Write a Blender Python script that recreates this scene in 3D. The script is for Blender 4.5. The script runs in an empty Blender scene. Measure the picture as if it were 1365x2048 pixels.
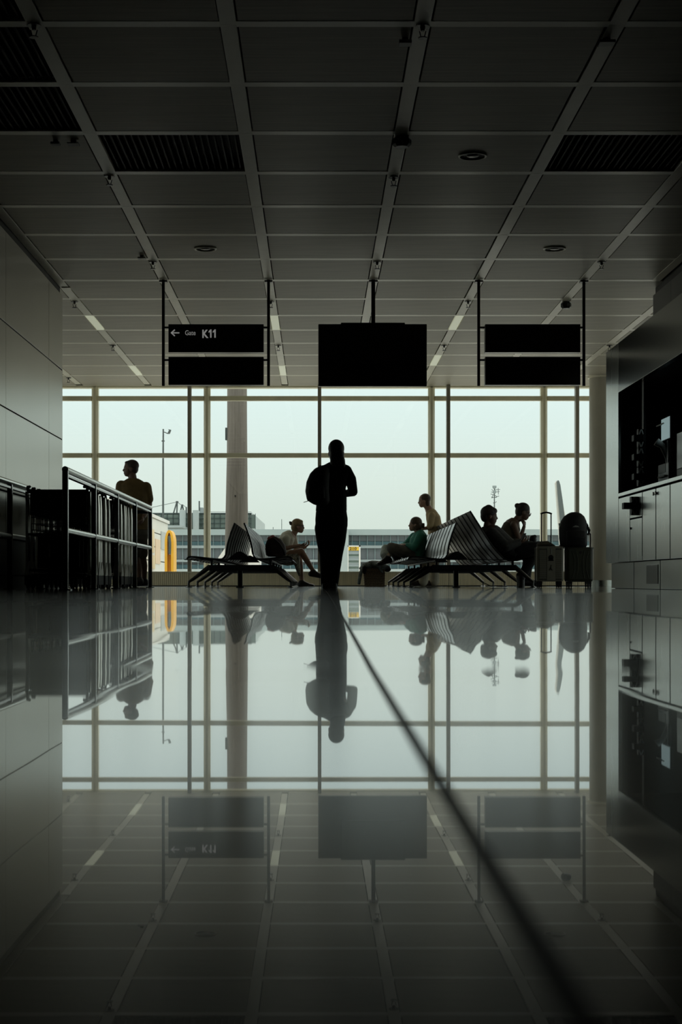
import bpy, bmesh, math, random
from mathutils import Vector, Matrix

random.seed(7)
SC = bpy.context.scene
COL = SC.collection
PI = math.pi

# ------------------------------------------------------------------ camera
F = 3220.0                 # focal length in pixels of the 1365x2048 frame
CX, HY = 632.0, 1165.0     # vanishing point of the hall, px
CAMZ = 0.0625
cam = bpy.data.cameras.new('camera')
camo = bpy.data.objects.new('camera', cam)
COL.objects.link(camo)
camo.location = (0, 0, CAMZ)
camo.rotation_euler = (PI / 2, 0, 0)
cam.sensor_fit = 'VERTICAL'
cam.sensor_height = 36.0
cam.sensor_width = 24.0
cam.lens = F / 2048.0 * 36.0
cam.shift_x = (682.5 - CX) / 2048.0
cam.shift_y = (HY - 1024.0) / 2048.0
cam.clip_start = 0.02
cam.clip_end = 2000
cam.dof.use_dof = True
cam.dof.focus_distance = 20.5
cam.dof.aperture_fstop = 11.0
SC.camera = camo

# ------------------------------------------------------------------ view
SC.view_settings.view_transform = 'Standard'
SC.view_settings.look = 'None'
SC.view_settings.exposure = 0.0
SC.view_settings.gamma = 1.0
SC.view_settings.use_curve_mapping = False
SC.cycles.max_bounces = 12
SC.cycles.diffuse_bounces = 6
SC.cycles.glossy_bounces = 6
SC.cycles.transparent_max_bounces = 12
SC.cycles.use_denoising = True

# ------------------------------------------------------------------ sky (pale overcast)
SKY0 = 1.0
W = bpy.data.worlds.new('overcast_sky')
SC.world = W
W.use_nodes = True
nt = W.node_tree
bg = nt.nodes['Background']
tc = nt.nodes.new('ShaderNodeTexCoord')
sp = nt.nodes.new('ShaderNodeSeparateXYZ')
rp = nt.nodes.new('ShaderNodeValToRGB')
nt.links.new(tc.outputs['Generated'], sp.inputs[0])
nt.links.new(sp.outputs['Z'], rp.inputs[0])
e = rp.color_ramp.elements
e[0].position = 0.0
e[0].color = (0.70, 0.80, 0.72, 1)
e[1].position = 1.0
e[1].color = (0.80, 0.80, 0.75, 1)
m_ = e.new(0.13); m_.color = (0.68, 0.83, 0.83, 1)
m_ = e.new(0.35); m_.color = (0.78, 0.80, 0.76, 1)
m_ = e.new(0.06); m_.color = (0.72, 0.83, 0.78, 1)
nt.links.new(rp.outputs[0], bg.inputs[0])
# overcast luminance law: the zenith is about three times as bright as the horizon
mp_ = nt.nodes.new('ShaderNodeMapRange')
mp_.inputs['From Min'].default_value = 0.0; mp_.inputs['From Max'].default_value = 1.0
mp_.inputs['To Min'].default_value = SKY0; mp_.inputs['To Max'].default_value = SKY0 * 3.0
nt.links.new(sp.outputs['Z'], mp_.inputs['Value'])
nt.links.new(mp_.outputs[0], bg.inputs[1])


def portal(x, y, z, sx, sz, rz):
    l = bpy.data.lights.new('window_portal', 'AREA')
    l.shape = 'RECTANGLE'
    l.size, l.size_y = sx, sz
    l.cycles.is_portal = True
    o = bpy.data.objects.new('window_portal', l)
    o.location = (x, y, z)
    o.rotation_euler = (PI / 2, 0, rz)
    COL.objects.link(o)


XL2, XR2 = -12.0, 12.5      # the wide seating bay behind the narrow hall
YW = 28.25                # window wall
YE = 18.8                 # end of the narrow hall
YB = 4.0                  # unseen glazed bays, added for daylight, run back beside the hall to here
ZC = 3.44 + CAMZ          # ceiling
portal((XL2 + XR2) / 2, YW + 0.45, 1.9, XR2 - XL2, 3.4, PI)
portal(XL2 - 0.2, (YB + YW) / 2, 1.9, YW - YB, 3.4, -PI / 2)
portal(XR2 + 0.2, (YB + YW) / 2, 1.9, YW - YB, 3.4, PI / 2)

# ------------------------------------------------------------------ helpers
def wp(px, py, d):
    """a point of the place at distance d seen at pixel px,py"""
    return Vector(((px - CX) * d / F, d, CAMZ + (HY - py) * d / F))


def mat(name, col, rough=0.5, metal=0.0, var=0.12, scale=6.0, stretch=(1, 1, 1), bump=0.0, spec=0.5, coat=0.0, coatr=0.05,
        ior=1.5, cior=1.5, rvar=0.0):
    m = bpy.data.materials.new(name)
    m.use_nodes = True
    t = m.node_tree
    b = t.nodes['Principled BSDF']
    b.inputs['Roughness'].default_value = rough
    b.inputs['Metallic'].default_value = metal
    b.inputs['IOR'].default_value = ior
    b.inputs['Specular IOR Level'].default_value = spec
    b.inputs['Coat Weight'].default_value = coat
    b.inputs['Coat Roughness'].default_value = coatr
    b.inputs['Coat IOR'].default_value = cior
    tcn = t.nodes.new('ShaderNodeTexCoord')
    mp = t.nodes.new('ShaderNodeMapping')
    mp.inputs['Scale'].default_value = stretch
    nz = t.nodes.new('ShaderNodeTexNoise')
    nz.inputs['Scale'].default_value = scale
    nz.inputs['Detail'].default_value = 4
    cr = t.nodes.new('ShaderNodeValToRGB')
    t.links.new(tcn.outputs['Object'], mp.inputs[0])
    t.links.new(mp.outputs[0], nz.inputs['Vector'])
    t.links.new(nz.outputs['Fac'], cr.inputs[0])
    cr.color_ramp.elements[0].position = 0.3
    cr.color_ramp.elements[1].position = 0.7
    cr.color_ramp.elements[0].color = (*[c * (1 - var) for c in col], 1)
    cr.color_ramp.elements[1].color = (*[min(1, c * (1 + var)) for c in col], 1)
    t.links.new(cr.outputs[0], b.inputs['Base Color'])
    if bump:
        bp = t.nodes.new('ShaderNodeBump')
        bp.inputs['Strength'].default_value = bump
        bp.inputs['Distance'].default_value = 0.01
        t.links.new(nz.outputs['Fac'], bp.inputs['Height'])
        t.links.new(bp.outputs[0], b.inputs['Normal'])
    if rvar:
        mr = t.nodes.new('ShaderNodeMapRange')
        mr.inputs['To Min'].default_value = rough - rvar
        mr.inputs['To Max'].default_value = rough + rvar
        t.links.new(nz.outputs['Fac'], mr.inputs['Value'])
        t.links.new(mr.outputs[0], b.inputs['Roughness'])
    return m


def emit_mat(name, col, s):
    m = bpy.data.materials.new(name)
    m.use_nodes = True
    b = m.node_tree.nodes['Principled BSDF']
    b.inputs['Base Color'].default_value = (*[c * 0.5 for c in col], 1)
    b.inputs['Emission Color'].default_value = (*col, 1)
    b.inputs['Emission Strength'].default_value = s
    return m


def glass_mat(name, tint, refl=0.12, rough=0.0):
    m = bpy.data.materials.new(name)
    m.use_nodes = True
    t = m.node_tree
    t.nodes.clear()
    out = t.nodes.new('ShaderNodeOutputMaterial')
    tr = t.nodes.new('ShaderNodeBsdfTransparent')
    gl = t.nodes.new('ShaderNodeBsdfGlossy')
    gl.inputs['Roughness'].default_value = rough
    tr.inputs[0].default_value = (*tint, 1)
    lw = t.nodes.new('ShaderNodeLayerWeight')
    pw = t.nodes.new('ShaderNodeMath'); pw.operation = 'POWER'; pw.inputs[1].default_value = 5.0
    fr = t.nodes.new('ShaderNodeMath'); fr.operation = 'MULTIPLY_ADD'; fr.inputs[1].default_value = 0.9; fr.inputs[2].default_value = 0.03
    t.links.new(lw.outputs['Facing'], pw.inputs[0]); t.links.new(pw.outputs[0], fr.inputs[0])
    mx = t.nodes.new('ShaderNodeMixShader')
    t.links.new(fr.outputs[0], mx.inputs[0])
    t.links.new(tr.outputs[0], mx.inputs[1])
    t.links.new(gl.outputs[0], mx.inputs[2])
    t.links.new(mx.outputs[0], out.inputs[0])
    return m


class MB:
    """collects shapes, builds ONE mesh object"""
    def __init__(self):
        self.v, self.f = [], []

    def add(self, vs, fs):
        n = len(self.v)
        self.v += [Vector(p) for p in vs]
        self.f += [tuple(i + n for i in q) for q in fs]
        return self

    def box(self, a, b, bev=0.0, M=None):
        x0, y0, z0 = a
        x1, y1, z1 = b
        if x0 > x1: x0, x1 = x1, x0
        if y0 > y1: y0, y1 = y1, y0
        if z0 > z1: z0, z1 = z1, z0
        if bev <= 0:
            vs = [(x0, y0, z0), (x1, y0, z0), (x1, y1, z0), (x0, y1, z0), (x0, y0, z1), (x1, y0, z1), (x1, y1, z1), (x0, y1, z1)]
            fs = [(3, 2, 1, 0), (4, 5, 6, 7), (0, 1, 5, 4), (1, 2, 6, 5), (2, 3, 7, 6), (3, 0, 4, 7)]
        else:
            bm = bmesh.new()
            bmesh.ops.create_cube(bm, size=1)
            for p in bm.verts:
                p.co = Vector(((x0 + x1) / 2 + p.co.x * (x1 - x0), (y0 + y1) / 2 + p.co.y * (y1 - y0), (z0 + z1) / 2 + p.co.z * (z1 - z0)))
            bmesh.ops.bevel(bm, geom=bm.edges[:], offset=bev, segments=2, affect='EDGES', profile=0.6)
            vs = [p.co.copy() for p in bm.verts]
            fs = [tuple(w.index for w in f.verts) for f in bm.faces]
            bm.free()
        if M is not None:
            vs = [M @ Vector(p) for p in vs]
        return self.add(vs, fs)

    def tube(self, pts, r, n=8, cap=True, rs=None, flat=None):
        pts = [Vector(p) for p in pts]
        vs, fs = [], []
        up = Vector((0, 0, 1))
        for i, p in enumerate(pts):
            if i == 0: t = pts[1] - p
            elif i == len(pts) - 1: t = p - pts[i - 1]
            else: t = (pts[i + 1] - p).normalized() + (p - pts[i - 1]).normalized()
            t.normalize()
            ref = up if abs(t.z) < 0.95 else Vector((0, 1, 0))
            s = t.cross(ref).normalized()
            u = s.cross(t).normalized()
            rr = rs[i] if rs else r
            for k in range(n):
                a = 2 * PI * k / n
                q = p + s * math.cos(a) * rr + u * math.sin(a) * rr * (flat or 1)
                vs.append(q)
        for i in range(len(pts) - 1):
            for k in range(n):
                a, b = i * n + k, i * n + (k + 1) % n
                fs.append((a, b, b + n, a + n))
        if cap:
            fs.append(tuple(range(n - 1, -1, -1)))
            fs.append(tuple(range((len(pts) - 1) * n, len(pts) * n)))
        return self.add(vs, fs)

    def bar(self, p, q, w, h):
        """rectangular bar from p to q, w sideways, h upward"""
        p, q = Vector(p), Vector(q)
        t = (q - p).normalized()
        ref = Vector((0, 0, 1)) if abs(t.z) < 0.95 else Vector((0, 1, 0))
        s = t.cross(ref).normalized() * w / 2
        u = s.cross(t).normalized() * h / 2
        vs = [p - s - u, p + s - u, p + s + u, p - s + u, q - s - u, q + s - u, q + s + u, q - s + u]
        return self.add(vs, [(3, 2, 1, 0), (4, 5, 6, 7), (0, 1, 5, 4), (1, 2, 6, 5), (2, 3, 7, 6), (3, 0, 4, 7)])

    def prism(self, poly, axis, a, b):
        """poly in the plane across axis ('x': (y,z); 'y': (x,z); 'z': (x,y)), from a to b"""
        def P(p, t):
            return {'x': (t, p[0], p[1]), 'y': (p[0], t, p[1]), 'z': (p[0], p[1], t)}[axis]
        n = len(poly)
        vs = [P(p, a) for p in poly] + [P(p, b) for p in poly]
        fs = [tuple(range(n - 1, -1, -1)), tuple(range(n, 2 * n))]
        fs += [(i, (i + 1) % n, n + (i + 1) % n, n + i) for i in range(n)]
        return self.add(vs, fs)

    def ell(self, c, r, n=12, m=8, R=None):
        c = Vector(c)
        vs, fs = [], []
        for j in range(1, m):
            th = PI * j / m
            for i in range(n):
                a = 2 * PI * i / n
                p = Vector((math.sin(th) * math.cos(a) * r[0], math.sin(th) * math.sin(a) * r[1], math.cos(th) * r[2]))
                vs.append(c + (R @ p if R is not None else p))
        top, bot = Vector((0, 0, r[2])), Vector((0, 0, -r[2]))
        vs.append(c + (R @ top if R is not None else top))
        vs.append(c + (R @ bot if R is not None else bot))
        for j in range(m - 2):
            for i in range(n):
                a, b = j * n + i, j * n + (i + 1) % n
                fs.append((a, a + n, b + n, b))
        T, B = len(vs) - 2, len(vs) - 1
        for i in range(n):
            fs.append((T, i, (i + 1) % n))
            fs.append((B, (m - 2) * n + (i + 1) % n, (m - 2) * n + i))
        return self.add(vs, fs)

    def lathe(self, prof, c=(0, 0, 0), n=20, axis='z'):
        c = Vector(c)
        vs, fs = [], []
        for (r, z) in prof:
            for i in range(n):
                a = 2 * PI * i / n
                p = (r * math.cos(a), r * math.sin(a), z)
                if axis == 'x': p = (z, r * math.cos(a), r * math.sin(a))
                if axis == 'y': p = (r * math.cos(a), z, r * math.sin(a))
                vs.append(c + Vector(p))
        for j in range(len(prof) - 1):
            for i in range(n):
                a, b = j * n + i, j * n + (i + 1) % n
                fs.append((a, b, b + n, a + n))
        fs.append(tuple(range(n - 1, -1, -1)))
        fs.append(tuple(range((len(prof) - 1) * n, len(prof) * n)))
        return self.add(vs, fs)

    def mesh(self, name, m=None, smooth=False):
        me = bpy.data.meshes.new(name)
        me.from_pydata([tuple(p) for p in self.v], [], self.f)
        bm = bmesh.new()
        bm.from_mesh(me)
        bmesh.ops.recalc_face_normals(bm, faces=bm.faces)
        if smooth:
            for ed in bm.edges:
                if len(ed.link_faces) == 2 and ed.calc_face_angle() > 0.8: ed.smooth = False
        bm.to_mesh(me)
        bm.free()
        if m: me.materials.append(m)
        if smooth:
            for p in me.polygons: p.use_smooth = True
        me.update()
        return me

    def build(self, name, m, parent=None, smooth=False, loc=None):
        """world coordinates in; the object's origin goes to its parent's origin (or loc)"""
        o = bpy.data.objects.new(name, None)
        org = Vector(loc) if loc is not None else Vector((0, 0, 0))
        if parent is not None:
            org = world_loc(parent)
        if org.length:
            self.v = [p - org for p in self.v]
        me = self.mesh(name, m, smooth)
        bpy.data.objects.remove(o)
        o = bpy.data.objects.new(name, me)
        COL.objects.link(o)
        if parent is not None:
            o.parent = parent
        else:
            o.location = org
        return o


def world_loc(o):
    p = Vector(o.location)
    while o.parent is not None:
        o = o.parent
        p = p + Vector(o.location)
    return p


def tag(o, label=None, cat=None, group=None, kind=None):
    if label: o['label'] = label
    if cat: o['category'] = cat
    if group: o['group'] = group
    if kind: o['kind'] = kind
    return o


def thing(name, loc, label, cat, group=None, kind=None):
    o = bpy.data.objects.new(name, None)
    o.empty_display_size = 0.1
    o.location = loc
    COL.objects.link(o)
    return tag(o, label, cat, group, kind)


def struct(name):
    o = bpy.data.objects.new(name, None)
    COL.objects.link(o)
    o['kind'] = 'structure'
    return o


def inst(name, me, loc, parent, m=None, rot=None, scale=None):
    """another object sharing the mesh; loc is in the parent's frame"""
    o = bpy.data.objects.new(name, me)
    COL.objects.link(o)
    o.location = loc
    if rot: o.rotation_euler = rot
    if scale: o.scale = scale
    if parent: o.parent = parent
    return o


def copy_tree(o, parent=None):
    kids = [c for c in ALL_KIDS(o)]
    c = o.copy()
    COL.objects.link(c)
    if parent is not None: c.parent = parent
    for k in kids: copy_tree(k, c)
    return c


def ALL_KIDS(o):
    return [c for c in COL.objects if c.parent is o]


# ------------------------------------------------------------------ materials
M = {}
M['ceil_panel'] = mat('brushed ceiling panel', (0.53, 0.495, 0.40), 0.47, 0.0, 0.16, 2.0, (0.6, 14, 1), spec=0.34, rvar=0.05)
M['ceil_strip'] = mat('ceiling strip', (0.96, 0.91, 0.75), 0.38, 0.0, 0.06, 5.0, (1, 0.6, 1), spec=1.0)
M['ceil_bar'] = mat('ceiling cross bar', (0.99, 0.94, 0.78), 0.36, 0.0, 0.03, 5.0, spec=1.0)
M['diffuser'] = mat('lamp diffuser', (0.85, 0.88, 0.76), 0.4, 0.0, 0.03, 3.0)
M['black'] = mat('matt black', (0.006, 0.006, 0.006), 0.6, 0.0, 0.2, 20)
M['dark'] = mat('dark lacquer', (0.012, 0.012, 0.012), 0.35, 0.0, 0.2, 20)
M['blackmetal'] = mat('black powder coat', (0.014, 0.014, 0.015), 0.38, 0.0, 0.25, 30, spec=0.5)
M['tube'] = mat('dark steel tube', (0.10, 0.10, 0.10), 0.22, 0.9, 0.1, 10, (1, 1, 8))
M['rail'] = mat('brushed rail steel', (0.85, 0.86, 0.82), 0.32, 1.0, 0.05, 10, (1, 1, 8))
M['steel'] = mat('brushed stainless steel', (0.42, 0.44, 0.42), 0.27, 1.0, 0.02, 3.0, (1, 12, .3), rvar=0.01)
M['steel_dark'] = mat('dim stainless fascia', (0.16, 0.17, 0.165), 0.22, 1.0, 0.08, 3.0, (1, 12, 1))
M['plinth'] = mat('scuffed plinth steel', (0.42, 0.43, 0.40), 0.3, 0.9, 0.07, 2.0, (1, 1, 3), rvar=0.03)
M['wall_panel'] = mat('satin metal wall panel', (0.42, 0.405, 0.345), 0.28, 0.75, 0.02, 1.0, (1, 1, 0.5), rvar=0.0)
M['wall_low'] = mat('dark ribbed wall panel', (0.16, 0.165, 0.15), 0.36, 0.7, 0.06, 4.0, (1, 1, 20))
M['joint'] = mat('panel joint', (0.02, 0.02, 0.018), 0.7)
M['grout'] = mat('dark joint filler', (0.05, 0.047, 0.04), 0.45, 0.0, 0.1, 4)
M['wall_dark'] = mat('dark wall', (0.09, 0.09, 0.08), 0.6, 0.0, 0.1, 2)
M['mullion'] = mat('cream mullion', (0.90, 0.86, 0.66), 0.4, 0.0, 0.05, 4, (1, 1, .3))
M['mullion2'] = mat('brown grey post', (0.30, 0.275, 0.225), 0.4, 0.2, 0.08, 4, (1, 1, .3))
M['sill'] = mat('beige heater cover', (0.85, 0.76, 0.55), 0.5, 0.0, 0.08, 8, (4, 1, 0.3))
M['column'] = mat('painted column', (0.50, 0.48, 0.41), 0.5, 0.0, 0.05, 3)
M['concrete'] = mat('board marked concrete', (0.165, 0.150, 0.13), 0.8, 0.0, 0.22, 4.0, (9, 9, 0.35), bump=0.3)
M['glass'] = glass_mat('window glass', (0.965, 0.97, 0.955))
M['sign'] = mat('black sign face', (0.003, 0.003, 0.003), 0.3, 0.0, 0.1, 8)
M['letter'] = mat('grey lettering', (0.20, 0.20, 0.19), 0.5, 0.0, 0.05, 8)
M['letter'].node_tree.nodes['Principled BSDF'].inputs['Emission Color'].default_value = (0.75, 0.75, 0.72, 1)
M['letter'].node_tree.nodes['Principled BSDF'].inputs['Emission Strength'].default_value = 0.22  # lettering also glows faintly by itself
M['seat'] = mat('perforated seat steel', (0.16, 0.155, 0.14), 0.33, 0.75, 0.12, 40)
M['seat_edge'] = mat('seat edge', (0.008, 0.008, 0.008), 0.5)
M['leg'] = mat('cast bench leg', (0.09, 0.09, 0.085), 0.3, 0.85, 0.1, 12)
M['beam'] = mat('bench beam', (0.035, 0.037, 0.038), 0.4, 0.4, 0.1, 8)
M['cart_tube'] = mat('cart tube', (0.85, 0.83, 0.74), 0.30, 0.95, 0.1, 9)
M['fairing'] = mat('cart wheel guard', (0.92, 0.90, 0.82), 0.35, 0.3, 0.05, 9, spec=1.0)
M['rubber'] = mat('rubber', (0.012, 0.012, 0.012), 0.7)
M['skin'] = mat('skin', (0.34, 0.20, 0.14), 0.5, 0.0, 0.08, 12)
M['skin_dark'] = mat('tanned skin', (0.15, 0.085, 0.06), 0.5, 0.0, 0.08, 12)
M['eye'] = mat('eye', (0.5, 0.5, 0.5), 0.2)
M['hair_dark'] = mat('dark brown hair', (0.022, 0.014, 0.010), 0.5, 0.0, 0.4, 30, (1, 1, 6), bump=0.6)
M['hair_brown'] = mat('brown hair', (0.06, 0.035, 0.02), 0.5, 0.0, 0.4, 30, (1, 1, 6), bump=0.6)
M['hair_blond'] = mat('blond hair', (0.24, 0.165, 0.075), 0.45, 0.0, 0.35, 30, (1, 1, 6), bump=0.6)
M['cloth_black'] = mat('black cloth', (0.008, 0.008, 0.009), 0.85, 0.0, 0.3, 20, bump=0.2)
M['cloth_char'] = mat('charcoal cloth', (0.05, 0.05, 0.05), 0.85, 0.0, 0.3, 20, bump=0.3)
M['cloth_olive'] = mat('olive brown cloth', (0.13, 0.085, 0.03), 0.85, 0.0, 0.2, 14, bump=0.3)
M['cloth_shorts'] = mat('grey brown shorts cloth', (0.07, 0.06, 0.045), 0.85, 0.0, 0.2, 14, bump=0.3)
M['cloth_white'] = mat('white cloth', (0.62, 0.60, 0.52), 0.85, 0.0, 0.08, 14, bump=0.3)
M['cloth_green'] = mat('teal green knit', (0.045, 0.24, 0.18), 0.85, 0.0, 0.15, 30, bump=0.3)
M['cloth_denim_lit'] = mat('lit denim', (0.46, 0.52, 0.50), 0.85, 0.0, 0.45, 9, bump=0.4)
M['cloth_grey'] = mat('grey trousers cloth', (0.17, 0.16, 0.145), 0.85, 0.0, 0.2, 14, bump=0.3)
M['cloth_tan'] = mat('tan cloth', (0.40, 0.30, 0.17), 0.85, 0.0, 0.12, 12, bump=0.2)
M['cloth_beige'] = mat('dark beige cloth', (0.10, 0.085, 0.06), 0.85, 0.0, 0.12, 12, bump=0.2)
M['cloth_cream'] = mat('cream cloth', (0.60, 0.54, 0.42), 0.85, 0.0, 0.08, 12, bump=0.2)
M['skirt'] = mat('patterned skirt cloth', (0.30, 0.29, 0.25), 0.85, 0.0, 0.85, 34, (1, 1, 1), bump=0.2)
M['shoe'] = mat('dark shoe', (0.014, 0.012, 0.012), 0.5)
M['shoe_brown'] = mat('brown shoe', (0.05, 0.032, 0.02), 0.5)
M['case_silver'] = mat('grey ribbed case', (0.30, 0.28, 0.225), 0.4, 0.1, 0.08, 9)
M['case_olive'] = mat('dark olive case', (0.04, 0.042, 0.026), 0.4, 0.0, 0.15, 9)
M['pack'] = mat('black pack nylon', (0.005, 0.005, 0.007), 0.7, 0.0, 0.3, 25, bump=0.3)
M['pack_maroon'] = mat('dark maroon pack nylon', (0.018, 0.008, 0.011), 0.7, 0.0, 0.3, 25, bump=0.3)
M['pink'] = mat('pink cloth', (0.35, 0.11, 0.12), 0.8, 0.0, 0.3, 18)
M['basket'] = mat('woven basket', (0.24, 0.17, 0.11), 0.8, 0.0, 0.5, 60, (1, 1, 3), bump=1.0)
M['white'] = mat('white plastic', (0.68, 0.68, 0.64), 0.45, 0.0, 0.05, 6)
M['bottle'] = mat('bottle with amber drink', (0.45, 0.26, 0.08), 0.2, 0.0, 0.3, 25)
M['clear'] = mat('clear plastic cup', (0.65, 0.68, 0.62), 0.15, 0.0, 0.1, 25)
M['yellow'] = mat('yellow paint', (0.78, 0.40, 0.02), 0.45, 0.0, 0.06, 6)
M['signyellow'] = mat('yellow sign face', (0.75, 0.48, 0.03), 0.45, 0.0, 0.06, 6)
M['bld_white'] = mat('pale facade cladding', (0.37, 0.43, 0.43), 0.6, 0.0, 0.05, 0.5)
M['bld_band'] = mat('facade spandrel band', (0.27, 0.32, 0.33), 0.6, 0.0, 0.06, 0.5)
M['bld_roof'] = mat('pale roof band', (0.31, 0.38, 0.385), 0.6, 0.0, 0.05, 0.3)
M['bld_glass'] = mat('blue facade glass', (0.09, 0.19, 0.22), 0.15, 0.0, 0.3, 0.6)
M['bld_grey'] = mat('grey facade glass', (0.155, 0.18, 0.195), 0.3, 0.0, 0.2, 0.4)
M['bld_green'] = mat('green facade glass', (0.12, 0.165, 0.145), 0.2, 0.0, 0.25, 0.5)
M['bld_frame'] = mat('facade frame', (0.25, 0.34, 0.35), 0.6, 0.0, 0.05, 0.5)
M['bld_darkframe'] = mat('dark facade frame', (0.05, 0.08, 0.08), 0.6)
M['far_grey'] = mat('distant mast steel', (0.08, 0.10, 0.10), 0.6, 0.3)
M['jet'] = mat('jet bridge white cladding', (0.66, 0.66, 0.60), 0.5, 0.0, 0.05, 1.0)
M['poster_y'] = mat('faded yellow poster', (0.66, 0.56, 0.34), 0.6, 0.0, 0.1, 2)
M['poster_o'] = mat('faded orange poster', (0.66, 0.50, 0.34), 0.6, 0.0, 0.1, 2)
M['poster_g'] = mat('faded grey poster', (0.42, 0.45, 0.43), 0.6, 0.0, 0.1, 2)
M['wing'] = mat('white aircraft paint', (0.62, 0.62, 0.57), 0.3, 0.0, 0.03, 1)
M['wing_grey'] = mat('grey aircraft paint', (0.085, 0.105, 0.105), 0.3, 0.0, 0.2, 0.6)
M['apron'] = mat('apron concrete', (0.50, 0.50, 0.46), 0.85, 0.0, 0.1, 0.05)
M['screen'] = emit_mat('monitor picture', (0.30, 0.42, 0.43), 0.55)
M['paper'] = mat('white paper', (0.6, 0.6, 0.56), 0.7)
M['printer'] = mat('light grey device', (0.34, 0.34, 0.32), 0.5)
M['niche'] = mat('black niche lining', (0.003, 0.003, 0.003), 0.7)
M['chevron'] = mat('light grey marking', (0.42, 0.42, 0.39), 0.5)

M['diffuser'].node_tree.nodes['Principled BSDF'].inputs['Emission Color'].default_value = (0.85, 0.9, 0.65, 1)
M['diffuser'].node_tree.nodes['Principled BSDF'].inputs['Emission Strength'].default_value = 0.28
M['plaster'] = mat('white plaster', (0.82, 0.78, 0.68), 0.7, 0.0, 0.03, 1)  # pale coat of the added unseen bay walls, to bounce daylight
# ribbed heater cover: fine vertical ribs as relief
_t = M['sill'].node_tree
_w = _t.nodes.new('ShaderNodeTexWave'); _w.wave_type = 'BANDS'; _w.bands_direction = 'X'
_w.inputs['Scale'].default_value = 9.0
_b = _t.nodes.new('ShaderNodeBump'); _b.inputs['Strength'].default_value = 0.3; _b.inputs['Distance'].default_value = 0.01
_c = _t.nodes.new('ShaderNodeTexCoord')
_t.links.new(_c.outputs['Object'], _w.inputs['Vector']); _t.links.new(_w.outputs['Fac'], _b.inputs['Height'])
_t.links.new(_b.outputs[0], _t.nodes['Principled BSDF'].inputs['Normal'])


def floor_mat():
    m = mat('polished floor slab', (0.045, 0.042, 0.036), 0.17, 0.0, 0.12, 3.0, (1, 0.5, 1), spec=0.45, coat=0.78, coatr=0.012, cior=1.45)
    t = m.node_tree
    b = t.nodes['Principled BSDF']
    tcn = t.nodes.new('ShaderNodeTexCoord')
    mp = t.nodes.new('ShaderNodeMapping'); mp.inputs['Scale'].default_value = (0.7, 2.2, 1)
    nz = t.nodes.new('ShaderNodeTexNoise'); nz.inputs['Scale'].default_value = 1.0; nz.inputs['Detail'].default_value = 2
    bp = t.nodes.new('ShaderNodeBump'); bp.inputs['Strength'].default_value = 1.0; bp.inputs['Distance'].default_value = 0.0004
    t.links.new(tcn.outputs['Object'], mp.inputs[0]); t.links.new(mp.outputs[0], nz.inputs['Vector'])
    t.links.new(nz.outputs['Fac'], bp.inputs['Height'])
    t.links.new(bp.outputs[0], b.inputs['Coat Normal']); t.links.new(bp.outputs[0], b.inputs['Normal'])
    return m
M['floor'] = floor_mat()

# ------------------------------------------------------------------ FLOOR
def slope(y):
    pts = [(-99, -.0019), (1.22, -.0019), (1.34, .0040), (1.6, .0034), (3.0, .0012), (6.0, 0.0), (99, 0.0)]
    for (a, sa), (b, sb) in zip(pts, pts[1:]):
        if a <= y <= b:
            return sa + (sb - sa) * (y - a) / (b - a)
    return 0


ys = [YW + 0.5, 24, 20, 16, 12, 9, 7, 6]
yy = 5.9
while yy > 0.1:
    ys.append(round(yy, 3)); yy -= 0.05 if yy > 1.6 or yy < 1.1 else 0.02
ys += [0.0, -1, -3, -6]
zs, z, prev = {}, 0.0, None
for y in ys:
    if prev is not None: z -= slope((y + prev) / 2) * (prev - y)
    zs[y] = z; prev = y


def jx(y): return 0.040 + 0.0032 * max(0, min(y, 11)) - (0 if y < 11 else 0)


floor = struct('floor')
def floor_slab(xa, xb):
    mb = MB()
    for y in ys:
        a, b = xa(y), xb(y)
        for t in (0, .5, 1):
            mb.v.append(Vector((a + (b - a) * t, y, zs[y])))
    n = len(ys)
    for i in range(n - 1):
        for k in (0, 1):
            a = i * 3 + k
            mb.f.append((a, a + 1, a + 4, a + 3))
    base = len(mb.v)
    for i, y in enumerate(ys):          # side lips down into the joint
        for x in (xa(y), xb(y)):
            mb.v.append(Vector((x, y, zs[y] - 0.02)))
    for i in range(n - 1):
        mb.f.append((i * 3, i * 3 + 3, base + i * 2 + 2, base + i * 2))
        mb.f.append((i * 3 + 2, base + i * 2 + 1, base + i * 2 + 3, i * 3 + 5))
    o = mb.build('floor_slab', M['floor'], floor)
    me = o.data
    for p in me.polygons: p.use_smooth = abs(p.normal.z) > 0.7
    bm = bmesh.new(); bm.from_mesh(me)
    for ed in bm.edges:
        if len(ed.link_faces) == 2 and ed.calc_face_angle() > 0.5: ed.smooth = False
    bm.to_mesh(me); bm.free()
    return o
floor_slab(lambda y: XL2 - .3, lambda y: jx(y) - .0025)
floor_slab(lambda y: jx(y) + .0025, lambda y: XR2 + .3)
MB().box((XL2 - .3, -6, -.06), (XR2 + .3, YW + .5, -.0115)).build('floor_bed', M['grout'], floor)

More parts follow.
